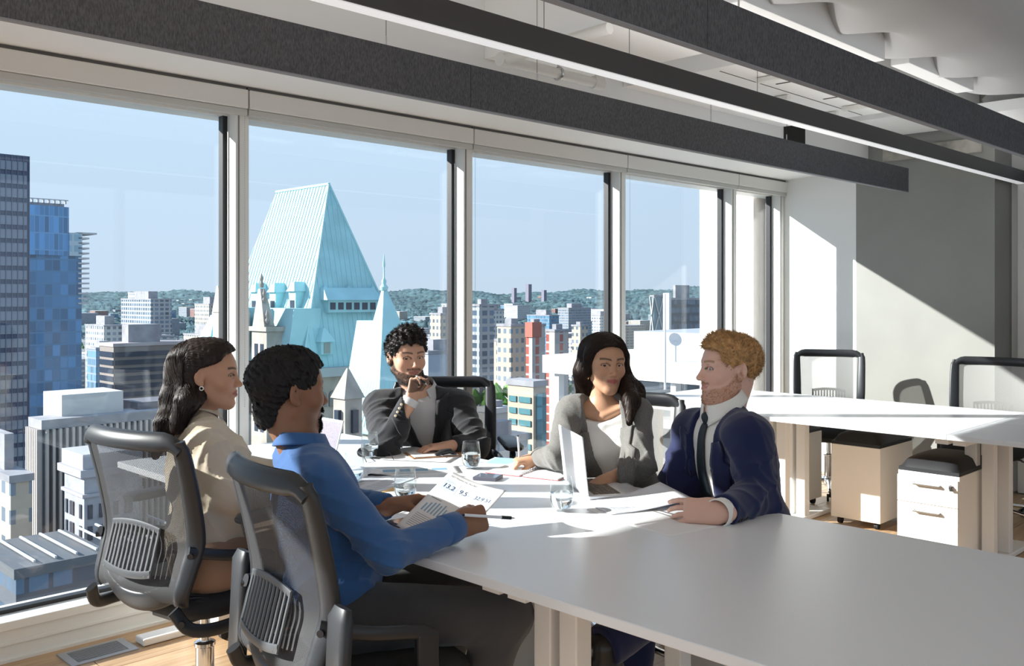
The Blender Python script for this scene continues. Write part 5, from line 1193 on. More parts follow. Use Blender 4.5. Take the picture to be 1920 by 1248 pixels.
# ------------------------------------------------------------------ man in the blue shirt (near left)
def man_blue():
    r = person('man in a blue shirt seen from behind, holding the report with charts', (1.4, 2.1, 0))
    P = V3(1.42, 2.10, .58); Ls, Rs = V3(1.465, 2.375, .935), V3(1.33, 2.02, .935); N = V3(1.385, 2.20, 1.005)
    B = Body(P, N, Ls, Rs); Re, Rw = W(728, 1036, 2.32), W(858, 985, 2.53); Le, Lw = V3(1.60, 2.46, .785), W(727, 950, 2.745)
    H = Head(W(541, 733, 2.56), RT*.80+FW*.58-UP*.03, scale=1.0)
    S = Sdf(); H.add(S); S.cone(H.w(0, -.03, -.05), N-UP*.03, .049, .055, .03); S.cone(N-UP*.02, B.at(.55), .052, .06, .03)
    for a, b, c in ((Ls, Le, Lw), (Rs, Re, Rw)): S.cone(N-UP*.06, a, .035, .035, .03); S.cone(a, b, .034, .032, .02); S.cone(b, c, .034, .027, .02)
    dR = nv(W(915, 968, 2.6)-Rw); hand(S, Rw, dR, FW*.9-UP*.15, 1, (1.0, 1.15, .7), (.8, .25, .55), .5)
    dL = nv(W(800, 933, 2.80)-Lw); hand(S, Lw, dL, -FW*.55-UP*.75, -1, [(.35, .55, .3), (.45, .6, .4), (.55, .7, .4), (.6, .7, .4)], (.85, .2, .6), .3)
    V, Q = S.mesh(.0031); skin = (.25, .12, .07)
    def goat(q): return np.clip(1.4-np.sqrt((q[:, 0]/.026)**2+((q[:, 2]+.094)/.022)**2), 0, 1)*(q[:, 1] > .035)+np.clip(1.3-np.abs(q[:, 2]+.050)/.0055, 0, 1)*(np.abs(q[:, 0]) < .028)*(q[:, 1] > .075)
    jaw = lambda q: np.clip(goat(q)+.3*np.clip(1.3-np.abs(q[:, 2]+.075)/.04, 0, 1)*np.clip(q[:, 1]/.04, 0, 1)*(np.abs(q[:, 2]) < .2), 0, 1)
    part('body', V, Q, M_skin, r, skin_cols(V, H, skin, (.22, .085, .065), (.012, .009, .008), ((.02, .014, .012), jaw, .85)))
    for e in H.eyes((0, 0)): eye_obj(*e, (.03, .015, .008), r)
    hm = hair_mat('hair_black_coily', (.010, .009, .010), .6)
    ln = hairline([-.13, -.09, -.06, -.035, -.005, .03, .05, .062, .10], [-.118, -.115, -.09, -.02, .012, .012, .02, .062, .075])
    CB = cap(H, .009, .004, None); CB.ell(H.w(0, -.052, -.058), (.053, .042, .058), H.M, .02); CB.func(lambda P_: (lambda q: q[..., 2]-ln(q[..., 1]))(H.loc(P_)), H.c, .3, .008, 's')
    short_hair(H, CB, hm, r, 9000, .006, (0, -.2, .1), 4, amp=.003, fr=330, curl=.9, w=.0007)
    beard_strands(V, H, goat, 2500, hm, r, .009, 7, S)
    m = fabric('blue_cotton_shirt', (.035, .105, .27), .8, 900, .2)
    G = Sdf(); B.torso(G, .168, .104, .008, 1.05); B.sleeve(G, Ls, Le, Lw, .062, .052, .038); B.sleeve(G, Rs, Re, Rw, .060, .047, .039)
    G.cut(P+V3(0, 0, .035), -UP, .5)
    dsp = wrinkle(21, 44, .013, [(Re, .11, .5), (Le, .12, .8), (B.at(.2), .18, 1.0), (Rs, .12, .5)], .45)
    sdf_part('shirt', G, .0062, m, r, dsp); collar(r, m, N+UP*.006-B.fw*.008, nv(B.up+B.fw*.2), B.fw, B.left, .061, .036, .04, .5)
    for el, wr in ((Le, Lw), (Re, Rw)):
        d = nv(wr-el); MB().sweep([wr-d*.062, wr-d*.058, wr-d*.004, wr], [(.039, .039), (.0425, .0425), (.040, .040), (.036, .036)], 20, cap=False).build('cuff', m, r, smooth=True)
    bl = Sdf(); up = B.up; bl.ell(P+V3(0, 0, .052), (.168, .130, .030), B.M, .01); bl.cut(P+V3(0, 0, .072), UP, .4); bl.cut(P+V3(0, 0, .036), -UP, .4); sdf_part('belt', bl, .006, mat('black_leather', (.012, .012, .013), .4), r)
    legs(r, P-V3(0, 0, .02), B.left, V3(1.93, 2.13, .545), V3(1.86, 2.25, .10), V3(1.735, 1.77, .56), V3(1.60, 1.86, .12), fabric('charcoal_trousers', (.055, .056, .060), .9, 800, .3), 31, .095, .068, .055)
man_blue()
# ------------------------------------------------------------------ woman in the beige shirt (far left)
def woman_beige():
    r = person('woman in a cream shirt with long dark hair, seated before the left window', (1.4, 2.8, 0))
    P = V3(1.40, 2.80, .58); Ls, Rs = V3(1.475, 3.11, .95), V3(1.395, 2.80, .95); N = V3(1.452, 2.945, 1.01)
    B = Body(P, N, Ls, Rs); Re, Rw = W(428, 930, 2.92), V3(1.68, 2.72, .765); Le, Lw = V3(1.62, 3.1, .80), V3(1.80, 2.93, .765)
    H = Head(W(391, 702, 3.08), RT*.985+FW*.10-UP*.03, scale=.955, fem=True, chinw=.9)
    S = Sdf(); H.add(S); S.cone(H.w(0, -.03, -.05), N-UP*.03, .045, .052, .03); S.cone(N, B.at(.6), .05, .06, .03)
    for a, b, c in ((Ls, Le, Lw), (Rs, Re, Rw)): S.cone(N-UP*.05, a, .03, .03, .03); S.cone(a, b, .03, .028, .02); S.cone(b, c, .028, .023, .02)
    hand(S, Rw, nv(V3(1, -.15, -.05)), -UP, -1, (.3, .4, .3), scale=.9); hand(S, Lw, nv(V3(.9, -.5, -.05)), -UP, 1, (.3, .4, .3), scale=.9)
    V, Q = S.mesh(.0031); skin = (.50, .275, .175)
    part('body', V, Q, M_skin, r, skin_cols(V, H, skin, (.33, .10, .085), (.02, .012, .009)))
    for e in H.eyes((0, 0)): eye_obj(*e, (.04, .02, .01), r)
    hm = hair_mat('hair_dark_brown', (.020, .012, .009), .34)
    ln = hairline([-.14, -.06, -.03, -.015, .01, .035, .055, .066, .10], [-.16, -.16, -.05, .024, .034, .042, .056, .078, .088])
    G = cap(H, .013, .004, ln, back=.012)
    g0 = [H.w(0, -.085, .045), W(342, 690, 3.12), W(330, 745, 3.06), W(312, 795, 2.99), W(292, 852, 2.93)]
    tube_chain(G, g0, [.045, .050, .044, .032, .012], .03); g1 = [H.w(.045, -.055, .0), H.w(.052, -.045, -.06), W(352, 752, 2.99), W(334, 800, 2.95)]
    tube_chain(G, g1, [.03, .034, .034, .02], .025); G.ell(H.w(.055, -.022, -.068), V3(.026, .03, .026), H.M, .02)
    seedg = np.random.RandomState(8); gd = [np.array(x) for x in g0]
    Wv = [(seedg.randn(3)*V3(420, 420, 40), seedg.rand()*6) for _ in range(5)]
    Vh, Qh = G.mesh(.004, lambda P_: .0009*sum(np.sin(P_@a+b) for a, b in Wv)/2)
    n = 2600; R0 = Vh[seedg.choice(len(Vh), n)]
    bk = H.w(0, -.09, .03); fl_dir = nv(g0[-1]-g0[1])
    def flow(P_, i):
        q = H.loc(P_); t = bk-P_; t = t/np.linalg.norm(t, axis=-1, keepdims=True); a = np.clip((q[:, 1]+.075)/.03, 0, 1)[:, None]*(q[:, 2] > -.09)[:, None]; return t*a+fl_dir*(1-a)+seedg.randn(*P_.shape)*.06
    def prj(P_, i): return P_-G.grad(P_)*(G(P_)[:, None]-.0015)*.8
    sv, sq = strands(prj(R0, 0), flow, .012, 9, .0007, proj=prj, seed=9); Vh, Qh = merge([(Vh, Qh), (sv, sq)]); part('hair', Vh, Qh, hm, r)
    me = mat('gold', (.75, .52, .22), .2, 1.0); e = H.w(.083, -.004, -.040)
    mb = MB(); mb.sweep([e+H.M@V3(0, math.cos(a)*.006, math.sin(a)*.006) for a in np.linspace(0, 2*math.pi, 16, endpoint=False)], .0018, 8, closed=True); mb.build('earring', mat('pearl_white', (.85, .82, .76), .2), r, smooth=True)
    m = fabric('cream_linen_shirt', (.60, .52, .40), .85, 600, .25)
    G2 = Sdf(); B.torso(G2, .150, .098, .010, 1.0, bust=1, hip=1.05); B.sleeve(G2, Ls, Le, Lw, .058, .050, .040); B.sleeve(G2, Rs, Re, Rw, .060, .054, .042); G2.cut(P+V3(0, 0, -.02), -UP, .5)
    sdf_part('shirt', G2, .006, m, r, wrinkle(44, 42, .014, [(Re, .13, 1.2), (B.at(.15), .16, 1.6), (Rs, .14, .8)], .5)); collar(r, m, N+UP*.006, nv(B.up+B.fw*.1), B.fw, B.left, .055, .034, .04, .8)
    mt = fabric('tan_trousers', (.30, .19, .13), .85, 700, .2); bl = Sdf(); bl.ell(P+V3(0, 0, .02), (.160, .125, .03), B.M, .01); bl.cut(P+V3(0, 0, .045), UP, .4); sdf_part('sash', bl, .006, mt, r, wrinkle(3, 60, .004))
    legs(r, P-V3(0, 0, .03), B.left, V3(1.80, 2.93, .54), V3(1.82, 3.0, .1), V3(1.76, 2.70, .545), V3(1.75, 2.74, .1), mt, 32, .086, .06, .05)
woman_beige()
# ------------------------------------------------------------------ man in the black suit (far end)
def man_black():
    r = person('bearded man in a black suit resting his chin on his hand with a pen', (2.75, 3.4, 0))
    P = V3(2.81, 3.38, .57); Rs, Ls = W(714, 764, 4.22), W(858, 762, 4.28); N = (Rs+Ls)/2+V3(.012, .02, .075)
    B = Body(P, N, Ls, Rs); Re, Rw = W(722, 842, 3.98), W(769, 752, 4.03); Le, Lw = W(893, 838, 4.12), W(848, 836, 4.02)
    H = Head(W(762, 668, 4.25), -FW*.86+RT*.48-UP*.05, up=UP+RT*-.02, scale=1.02)
    S = Sdf(); H.add(S); S.cone(H.w(0, -.03, -.05), N-UP*.02, .054, .062, .03); S.cone(N, B.at(.6), .06, .075, .03)
    for a, b, c in ((Ls, Le, Lw), (Rs, Re, Rw)): S.cone(N-UP*.07, a, .03, .03, .03); S.cone(a, b, .03, .03, .02); S.cone(b, c, .032, .027, .02)
    tp = hand(S, Rw, nv(W(776, 712, 4.06)-Rw), RT*.9-FW*.25, 1, [(.75, 1.0, .5), (.85, 1.05, .55), (.95, 1.1, .6), (1.05, 1.1, .6)], (.9, .25, .5), .4)
    hand(S, Lw, nv(W(800, 838, 3.98)-Lw), -UP, -1, (.18, .3, .25))
    V, Q = S.mesh(.0034); skin = (.60, .34, .23)
    bf = lambda q: np.clip((np.clip((ZB_(q[:, 1])-q[:, 2])/.006, 0, 1)*(q[:, 2] > -.125)*(q[:, 1] > -.015)-1.2*np.clip(1.4-np.sqrt((q[:, 0]/.03)**2+((q[:, 2]+.061)/.012)**2), 0, 1)*(q[:, 1] > .07)+np.clip(1.4-np.abs(q[:, 2]+.049)/.006, 0, 1)*(np.abs(q[:, 0]) < .032)*(q[:, 1] > .07)), 0, 1)
    part('body', V, Q, M_skin, r, skin_cols(V, H, skin, (.36, .13, .11), (.018, .011, .009), ((.05, .03, .022), bf, .72)))
    for e in H.eyes((.45, -.03)): eye_obj(*e, (.05, .028, .014), r)
    hm = hair_mat('hair_black_curly', (.014, .010, .009), .42)
    ln = hairline([-.13, -.09, -.06, -.035, -.005, .03, .05, .062, .10], [-.085, -.082, -.065, -.01, .012, .0, .012, .060, .070])
    short_hair(H, cap(H, .011, .026, ln, front=.006), hm, r, 5200, .016, (0, .35, .4), 14, amp=.006, fr=150, curl=1.0, w=.0009, h=.004); beard_strands(V, H, bf, 2600, hm, r, .008, 8, S)
    m = fabric('black_suit_wool', (.022, .022, .025), .8, 900, .2); msh = fabric('pale_grey_shirt', (.55, .54, .54), .8, 900, .15)
    G = Sdf(); B.torso(G, .172, .110, .0, 1.05); G.cut(P+V3(0, 0, -.03), -UP, .5)
    sdf_part('shirt', G, .008, msh, r, wrinkle(7, 30, .004)); collar(r, msh, N+UP*.012, nv(B.up+B.fw*.1), B.fw, B.left, .066, .036, .045, 1.2)
    J = Sdf(); B.torso(J, .172, .110, .020, 1.05); B.sleeve(J, Ls, Le, Lw, .074, .060, .046); B.sleeve(J, Rs, Re, Rw, .074, .060, .044); J.cut(P+V3(0, 0, -.05), -UP, .5)
    for q in (Ls, Rs): J.ell(q+UP*.012, (.07, .065, .05), B.M, .04)
    zs, hw = [-.2, .05, .12, .30, .42, .52], [.05, .02, .014, .055, .075, .080]; jacket_wedge(B, J, zs, hw); J.cone(N-B.fw*.055+UP*.03, N+B.left*.062+UP*.005, .02, .016, .02); J.cone(N-B.fw*.055+UP*.03, N-B.left*.062+UP*.005, .02, .016, .02)
    dsp = wrinkle(15, 40, .012, [(Re, .14, 1.5), (Le, .12, 1.5), (Rs, .12, .8)], .4); sdf_part('jacket', J, .0068, m, r, dsp); lapels(B, J, m, r, zs, hw, .12, .40, .085, .72, disp=dsp)
    d = nv(Rw-Re); mb = mat('brass_button', (.55, .45, .32), .3, .8); sidev = nv(-FW*.85-RT*.4)
    for i in range(4): disc_button(r, Rw-d*(.03+.018*i)+nv(sidev-d*(sidev@d))*.048+RT*-.004, sidev-d*(sidev@d), .0062, mb)
    MB().sweep([Rw-d*.02, Rw+d*.012], [(.036, .036), (.037, .037)], 18, cap=False).build('shirt_cuff', msh, r, smooth=True)
    legs(r, P-V3(0, 0, .03), B.left, V3(2.58, 3.02, .53), V3(2.55, 3.0, .1), V3(2.42, 3.22, .53), V3(2.40, 3.2, .1), m, 33)
    return tp, H
TIPS_C, HEAD_C = man_black()
# ------------------------------------------------------------------ woman in the grey blazer
def woman_blazer():
    r = person('woman in a grey blazer over a white top, writing in a notebook', (2.85, 2.3, 0))
    P = V3(2.93, 2.29, .56); Rs, Ls = W(1070, 772, 3.63), W(1194, 774, 3.57); N = (Rs+Ls)/2+V3(.01, .01, .045)
    B = Body(P, N, Ls, Rs); Re, Rw = W(1048, 856, 3.47), W(1008, 858, 3.63); Le, Lw = W(1204, 872, 3.40), W(1132, 902, 3.32)
    H = Head(W(1133, 681, 3.60), -FW*.93+RT*.30-UP*.04, up=UP+RT*.03, scale=.95, fem=True, chinw=.85)
    S = Sdf(); H.add(S); S.cone(H.w(0, -.032, -.06), N-UP*.03, .043, .050, .02); S.ell(B.at(.64, 0, .01), (.13, .085, .13), B.M, .04)
    for q in (Ls, Rs): S.cone(N-UP*.03, q*.7+N*.3-UP*.01, .036, .034, .03)
    for q in (-1, 1): S.cone(N+B.left*q*.012+B.fw*.052-UP*.045, N+B.left*q*.10+B.fw*.040-UP*.02, .009, .009, .018)
    for a, b, c in ((Ls, Le, Lw), (Rs, Re, Rw)): S.cone(a, b, .03, .028, .02); S.cone(b, c, .028, .023, .02)
    tp = hand(S, Rw, nv(W(984, 862, 3.62)-Rw), -UP*.75-RT*.2, 1, [(.7, .8, .4), (.9, .9, .5), (1.1, 1.0, .6), (1.2, 1.0, .6)], (.8, .25, .5), .35, .92)
    hand(S, Lw, nv(V3(-1, .1, -.3)), -UP, -1, (.2, .3, .3), scale=.9)
    V, Q = S.mesh(.0031); skin = (.52, .29, .18)
    part('body', V, Q, M_skin, r, skin_cols(V, H, skin, (.38, .10, .09), (.02, .012, .009)))
    for e in H.eyes((.40, .0)): eye_obj(*e, (.045, .022, .011), r)
    hm = hair_mat('hair_long_brown', (.024, .013, .009), .32)
    def part_line(P_): q = H.loc(P_); return q
    ln = hairline([-.14, -.05, -.02, .02, .045, .06, .072, .10], [-.2, -.2, -.2, -.03, .03, .055, .072, .085]); G = cap(H, .012, .004, ln, back=.008)
    for sgn, pts, rs in ((1, [H.w(.040, .025, .085), H.w(.072, .022, .035), H.w(.080, .0, -.03), W(1092, 712, 3.68), W(1090, 738, 3.72)], [.014, .017, .021, .024, .016]),
                         (1, [H.w(.03, -.06, .05), H.w(.06, -.05, -.04), W(1102, 735, 3.74), W(1098, 758, 3.78)], [.05, .045, .04, .02]),
                         (-1, [H.w(-.040, .020, .085), H.w(-.074, .012, .030), H.w(-.084, .0, -.035), W(1176, 722, 3.60), W(1184, 750, 3.52), W(1180, 790, 3.45)], [.014, .022, .028, .034, .032, .012]),
                         (-1, [H.w(-.03, -.06, .05), H.w(-.07, -.045, -.04), W(1188, 735, 3.64), W(1202, 752, 3.58)], [.05, .046, .042, .02])):
        tube_chain(G, pts, rs, .02)
    G.ell(H.w(0, -.05, -.07), V3(.072, .045, .09), H.M, .03); sg = np.random.RandomState(18)
    Wv = [(sg.randn(3)*V3(420, 420, 30), sg.rand()*6) for _ in range(5)]; Vh, Qh = G.mesh(.004, lambda P_: .0009*sum(np.sin(P_@a+b) for a, b in Wv)/2)
    R0 = Vh[sg.choice(len(Vh), 2800)]
    def flow(P_, i):
        q = H.loc(P_); out = np.sign(q[:, :1])*H.M[:, 0]*np.clip((q[:, 2:3]-.03)/.05, 0, 1)*1.3; return out-UP*1.0-(H.M[:, 1]*.35)*np.clip((q[:, 2:3])/.06, 0, 1)+sg.randn(*P_.shape)*.05
    def prj(P_, i): return P_-G.grad(P_)*(G(P_)[:, None]-.0013)*.8
    sv, sq = strands(prj(R0, 0), flow, .012, 9, .0007, proj=prj, seed=19); Vh, Qh = merge([(Vh, Qh), (sv, sq)]); part('hair', Vh, Qh, hm, r)
    e = H.w(.073, .012, -.045); mb = MB(); mb.sweep([e+UP*.018, e+UP*.006, e-UP*.012, e-UP*.018], [(.002, .002), (.004, .003), (.005, .003), (.002, .001)], 8); mb.build('earring', mat('gold', (.75, .52, .22), .2, 1.0), r, smooth=True)
    mtp = fabric('white_knit_top', (.80, .78, .75), .8, 900, .15); G3 = Sdf(); B.torso(G3, .150, .096, .004, .95, bust=1)
    def scoop(P_): q = B.loc(P_); return np.minimum(.0, 0)+np.where(q[..., 1] > -.02, (B.H*.865+.9*q[..., 0]**2*4)-q[..., 2], (B.H*.98)-q[..., 2])
    G3.func(lambda P_: scoop(P_), B.at(.9), .3, .004, 's'); G3.cut(P+V3(0, 0, .0), -UP, .5); sdf_part('top', G3, .006, mtp, r, wrinkle(61, 30, .004))
    m = fabric('grey_wool_blazer', (.16, .155, .145), .9, 900, .2, var=(420, .4)); J = Sdf(); B.torso(J, .146, .096, .013, .97, bust=1); B.sleeve(J, Ls, Le, Lw, .056, .048, .042); B.sleeve(J, Rs, Re, Rw, .056, .048, .037); J.cut(P-UP*.08, -UP, .5)
    for q in (Ls, Rs): J.ell(q+UP*.006, (.055, .054, .042), B.M, .03)
    zs, hw = [-.2, .06, .16, .30, .40, .50], [.065, .05, .052, .060, .068, .070]; jacket_wedge(B, J, zs, hw); J.cone(N-B.fw*.05+UP*.02, N+B.left*.062, .018, .016, .02); J.cone(N-B.fw*.05+UP*.02, N-B.left*.062, .018, .016, .02)
    dsp = wrinkle(25, 40, .011, [(Re, .13, 1.5), (Le, .14, 1.2)], .4); sdf_part('blazer', J, .006, m, r, dsp); lapels(B, J, m, r, zs, hw, .08, .37, .068, .80, disp=dsp)
    legs(r, P-V3(0, 0, .03), B.left, V3(2.50, 2.15, .53), V3(2.45, 2.2, .1), V3(2.52, 2.40, .53), V3(2.47, 2.42, .1), fabric('black_trousers', (.015, .015, .017), .85), 34, .082, .058, .048)
    return tp, Rw
TIPS_D, WR_D = woman_blazer()
# ------------------------------------------------------------------ man in the navy suit
def man_navy():
    r = person('fair-haired man in a navy suit and dark tie, holding sheets on the table', (2.85, 1.7, 0))
    P = V3(2.90, 1.735, .56); Ls, Rs = W(1404, 822, 3.05), W(1302, 806, 3.40); N = (Ls+Rs)/2+V3(.012, -.006, .09)
    B = Body(P, N, Ls, Rs); Le, Lw = W(1420, 935, 2.95), W(1350, 960, 2.765); Re, Rw = W(1272, 895, 3.36), V3(2.74, 1.86, .60)
    H = Head(W(1367, 691, 3.27), -RT*.975-FW*.17+UP*.02, scale=1.03)
    S = Sdf(); H.add(S); S.cone(H.w(0, -.03, -.05), N-UP*.02, .055, .064, .03); S.cone(N, B.at(.6), .06, .07, .03)
    for a, b, c in ((Ls, Le, Lw), (Rs, Re, Rw)): S.cone(N-UP*.07, a, .03, .03, .03); S.cone(a, b, .03, .03, .02); S.cone(b, c, .032, .028, .02)
    tp = hand(S, Lw, nv(W(1262, 955, 2.80)-Lw), FW*.8-UP*.45, -1, [(.22, .40, .25), (.30, .45, .3), (.38, .5, .3), (.45, .5, .3)], (.85, .25, .45), .3, 1.06); hand(S, Rw, nv(V3(-1, -.2, -.3)), -UP, 1, (.4, .5, .3))
    V, Q = S.mesh(.0031); skin = (.68, .42, .33)
    bf = lambda q: np.clip(.55*np.clip((ZB_(q[:, 1])-q[:, 2])/.006, 0, 1)*(q[:, 2] > -.125)*(q[:, 1] > -.015)-1.0*np.clip(1.4-np.sqrt((q[:, 0]/.028)**2+((q[:, 2]+.061)/.011)**2), 0, 1)*(q[:, 1] > .07)+.9*np.clip(1.4-np.abs(q[:, 2]+.049)/.0055, 0, 1)*(np.abs(q[:, 0]) < .03)*(q[:, 1] > .07), 0, 1)
    part('body', V, Q, M_skin, r, skin_cols(V, H, skin, (.50, .22, .19), (.30, .17, .08), ((.36, .17, .09), bf, .6)))
    for e in H.eyes((0, .03)): eye_obj(*e, (.10, .16, .20), r)
    hm = hair_mat('hair_ginger_blond', (.44, .25, .105), .5)
    ln = hairline([-.13, -.09, -.06, -.035, -.005, .03, .05, .060, .10], [-.08, -.078, -.06, -.008, .014, .0, .014, .064, .074])
    short_hair(H, cap(H, .007, .012, ln, front=.006), hm, r, 7000, .011, (0, .35, .25), 24, amp=.0013, fr=200, curl=.2, w=.0006); beard_strands(V, H, bf, 2200, hm, r, .006, 9, S)
    m = fabric('navy_suit_wool', (.010, .015, .060), .75, 900, .15); msh = fabric('white_dress_shirt', (.78, .76, .71), .7, 900, .12)
    G = Sdf(); B.torso(G, .172, .112, .0, 1.05); G.cut(P-UP*.02, -UP, .5); sdf_part('shirt', G, .007, msh, r, wrinkle(8, 30, .005)); collar(r, msh, N+UP*.014, nv(B.up+B.fw*.08), B.fw, B.left, .067, .046, .06, .35)
    J = Sdf(); B.torso(J, .172, .112, .020, 1.05); B.sleeve(J, Ls, Le, Lw, .076, .064, .047, ext=-.02); B.sleeve(J, Rs, Re, Rw, .074, .062, .046); J.cut(P-UP*.06, -UP, .5)
    for q in (Ls, Rs): J.ell(q+UP*.012, (.07, .065, .052), B.M, .04)
    zs, hw = [-.2, .02, .10, .30, .42, .52], [.10, .085, .072, .075, .082, .085]; jacket_wedge(B, J, zs, hw); J.cone(N-B.fw*.055+UP*.032, N+B.left*.066+UP*.002, .02, .016, .02); J.cone(N-B.fw*.055+UP*.032, N-B.left*.066+UP*.002, .02, .016, .02)
    dsp = wrinkle(35, 38, .011, [(Le, .14, 1.6), (Re, .12, 1.2), (Ls, .12, .6)], .35); sdf_part('jacket', J, .0064, m, r, dsp); lapels(B, J, m, r, zs, hw, .06, .39, .080, .76, disp=dsp)
    mt = mat('dark_tie', (.012, .020, .028), .45, bump=(500, .2)); zt = B.H
    def tie(u, v): w_ = .017+.020*(1-v)**1.0; return (w_*(2*u-1), .03+(zt*.93-.03)*v)
    Vt, Qt = patch(G, B, tie, 6, 24, .007); o = part('tie', Vt, Qt, mt, r); thick(o, .005)
    kn = B.at(.93, 0, 0); kp = project(G, np.array([kn]), -B.fw)[0]+B.fw*.004; s = Sdf(); s.cone(kp+B.up*.018, kp-B.up*.016, .021, .013, .01, (B.fw, .7)); sdf_part('tie_knot', s, .003, mt, r)
    d = nv(Lw-Le); MB().sweep([Lw-d*.03, Lw-d*.018, Lw+d*.016, Lw+d*.018], [(.038, .038), (.0415, .0415), (.043, .043), (.039, .039)], 20, cap=False).build('shirt_cuff', msh, r, smooth=True)
    mb = mat('navy_button', (.02, .02, .03), .25); sidev = nv(-FW*.8+UP*-.35+RT*.1)
    for i in range(4): disc_button(r, Lw-d*(.04+.016*i)+nv(sidev-d*(sidev@d))*.050, sidev-d*(sidev@d), .006, mb)
    legs(r, P-V3(0, 0, .03), B.left, V3(2.43, 1.61, .555), V3(1.98, 1.64, .44), V3(2.45, 1.86, .52), V3(2.42, 1.88, .1), m, 35, .092, .07, .06)
    return tp, Lw
TIPS_E, WR_E = man_navy()
# ================================================================== THINGS ON THE TABLE
M_paper = mat('white_paper', (.80, .80, .80), .7); M_ink = mat('black_ink', (.03, .035, .05), .7); M_bar = mat('pale_blue_ink', (.24, .42, .58), .7); M_tint = mat('light_tint_ink', (.58, .66, .76), .7)
M_grey_ink = mat('grey_ink', (.30, .32, .36), .7)
M_tumbler = glass_mat('tumbler_glass', (.97, .985, .985), 1.35); M_water = mat('water', (1, 1, 1), .0, trans=1.0, ior=1.33)
def text_geo(body, size):
    c = bpy.data.curves.new('t', 'FONT'); c.body = body; c.size = size; o = bpy.data.objects.new('t', c); COL.objects.link(o)
    dg = bpy.context.evaluated_depsgraph_get(); me = bpy.data.meshes.new_from_object(o.evaluated_get(dg)); V = [tuple(v.co) for v in me.vertices]; Fs = [tuple(p.vertices) for p in me.polygons]
    bpy.data.objects.remove(o); bpy.data.curves.remove(c); bpy.data.meshes.remove(me); return V, Fs
class Sheet:
    """a sheet in its own (x,y) millimetre-ish frame mapped into space; print is laid on it slightly proud"""
    def __init__(s, name, fn, w, h, label, cat_='paper', group=None, m=None, nu=12, nv_=16, t=.0006):
        s.fn, s.w, s.h = fn, w, h; p = fn(w/2, h/2, 0); s.root = thing(name, tuple(p), label, cat_, group)
        mb = MB()
        mb.grid(lambda a, b: fn(a*w, b*h, 0), nu, nv_); o = mb.build('sheet', m or M_paper, s.root, smooth=True, fixn=False); thick(o, t, -1)
    def rects(s, name, rs, m, off=.0004):
        mb = MB()
        for x, y, w, h in rs:
            n = max(1, int(w/.005)); mb.grid(lambda a, b: s.fn(x+a*w, y+b*h, off), n, max(1, int(h/.02)))
        return mb.build(name, m, s.root, fixn=False)
    def text(s, body, x, y, size, m=None, off=.0006, bold=.0):
        V, Fs = text_geo(body, size); mb = MB()
        for dx in ([0, bold] if bold else [0]): mb.add([s.fn(x+v[0]+dx, y+v[1], off) for v in V], Fs)
        mb.build('print', m or M_ink, s.root, fixn=False)
def flat(p, rz, z=TZ+.0005, curl=None):
    c, s_ = math.cos(rz), math.sin(rz)
    def fn(x, y, o):
        zz = z+o+(curl(x, y) if curl else 0); return (p[0]+c*x-s_*y, p[1]+s_*x+c*y, zz)
    return fn
def lines(x0, x1, y0, dy, n, h, seed):
    g = random.Random(seed); return [(x0, y0-i*dy, (x1-x0)*g.uniform(.55, 1), h) for i in range(n)]
# ---- the held report
TL, TR, BL = W(845, 882, 2.80), W(957, 922, 2.68), W(797, 958, 2.66)
ex = nv(TR-TL); wS = .205; ey = nv((TL-BL)-ex*((TL-BL)@ex)); hS = .255; en = np.cross(ex, ey)
if en[2] < 0: en = -en
O0 = TL-ey*hS
def rep(x, y, o):
    b = (1-y/hS); p = O0+ex*x+ey*y+en*(o-.02*math.sin(math.pi*x/wS)*.6); zmin = TZ+.004+o
    if p[2] < zmin: p = V3(p[0], p[1], zmin)
    return p
sh = Sheet('report_sheet', rep, wS, hS, 'white report sheet with figures and bar charts held by the blue-shirted man', nu=16, nv_=20)
y0 = hS-.075
sh.rects('figure_panel', [(.012, y0, .052, .046), (.067, y0, .055, .046), (.125, y0, .072, .046)], M_tint)
for tx, x in (('13.2', .015), ('9.5', .073), ('32.9 51.', .128)): sh.text(tx, x, y0+.012, .0235 if len(tx) < 5 else .0205, mat('navy_ink', (.02, .035, .09), .7), bold=.0009)
for x in (.050, .104): sh.text('%', x, y0+.012, .012, M_bar)
sh.text('KEY FINANCIAL FIGURES', .015, hS-.018, .0085, M_ink)
for x in (.016, .071, .129): sh.rects('small_line', [(x, y0+.037, .03, .002)], M_grey_ink)
sh.rects('chart_bar', [(.018+i*.011, .085, .0048, h) for i, h in enumerate((.030, .038, .044, .047, .042, .049, .036))], M_bar)
sh.rects('chart_bar', [(.108+i*.011, .085, .0048, h) for i, h in enumerate((.006, .014, .026, .032, .038, .041, .046))], M_bar)
sh.rects('small_line', [(.016, .140, .035, .003), (.110, .148, .06, .003), (.110, .142, .04, .002)], M_grey_ink)
sh.rects('text_line', lines(.016, .19, .07, .007, 8, .0018, 4), M_grey_ink)
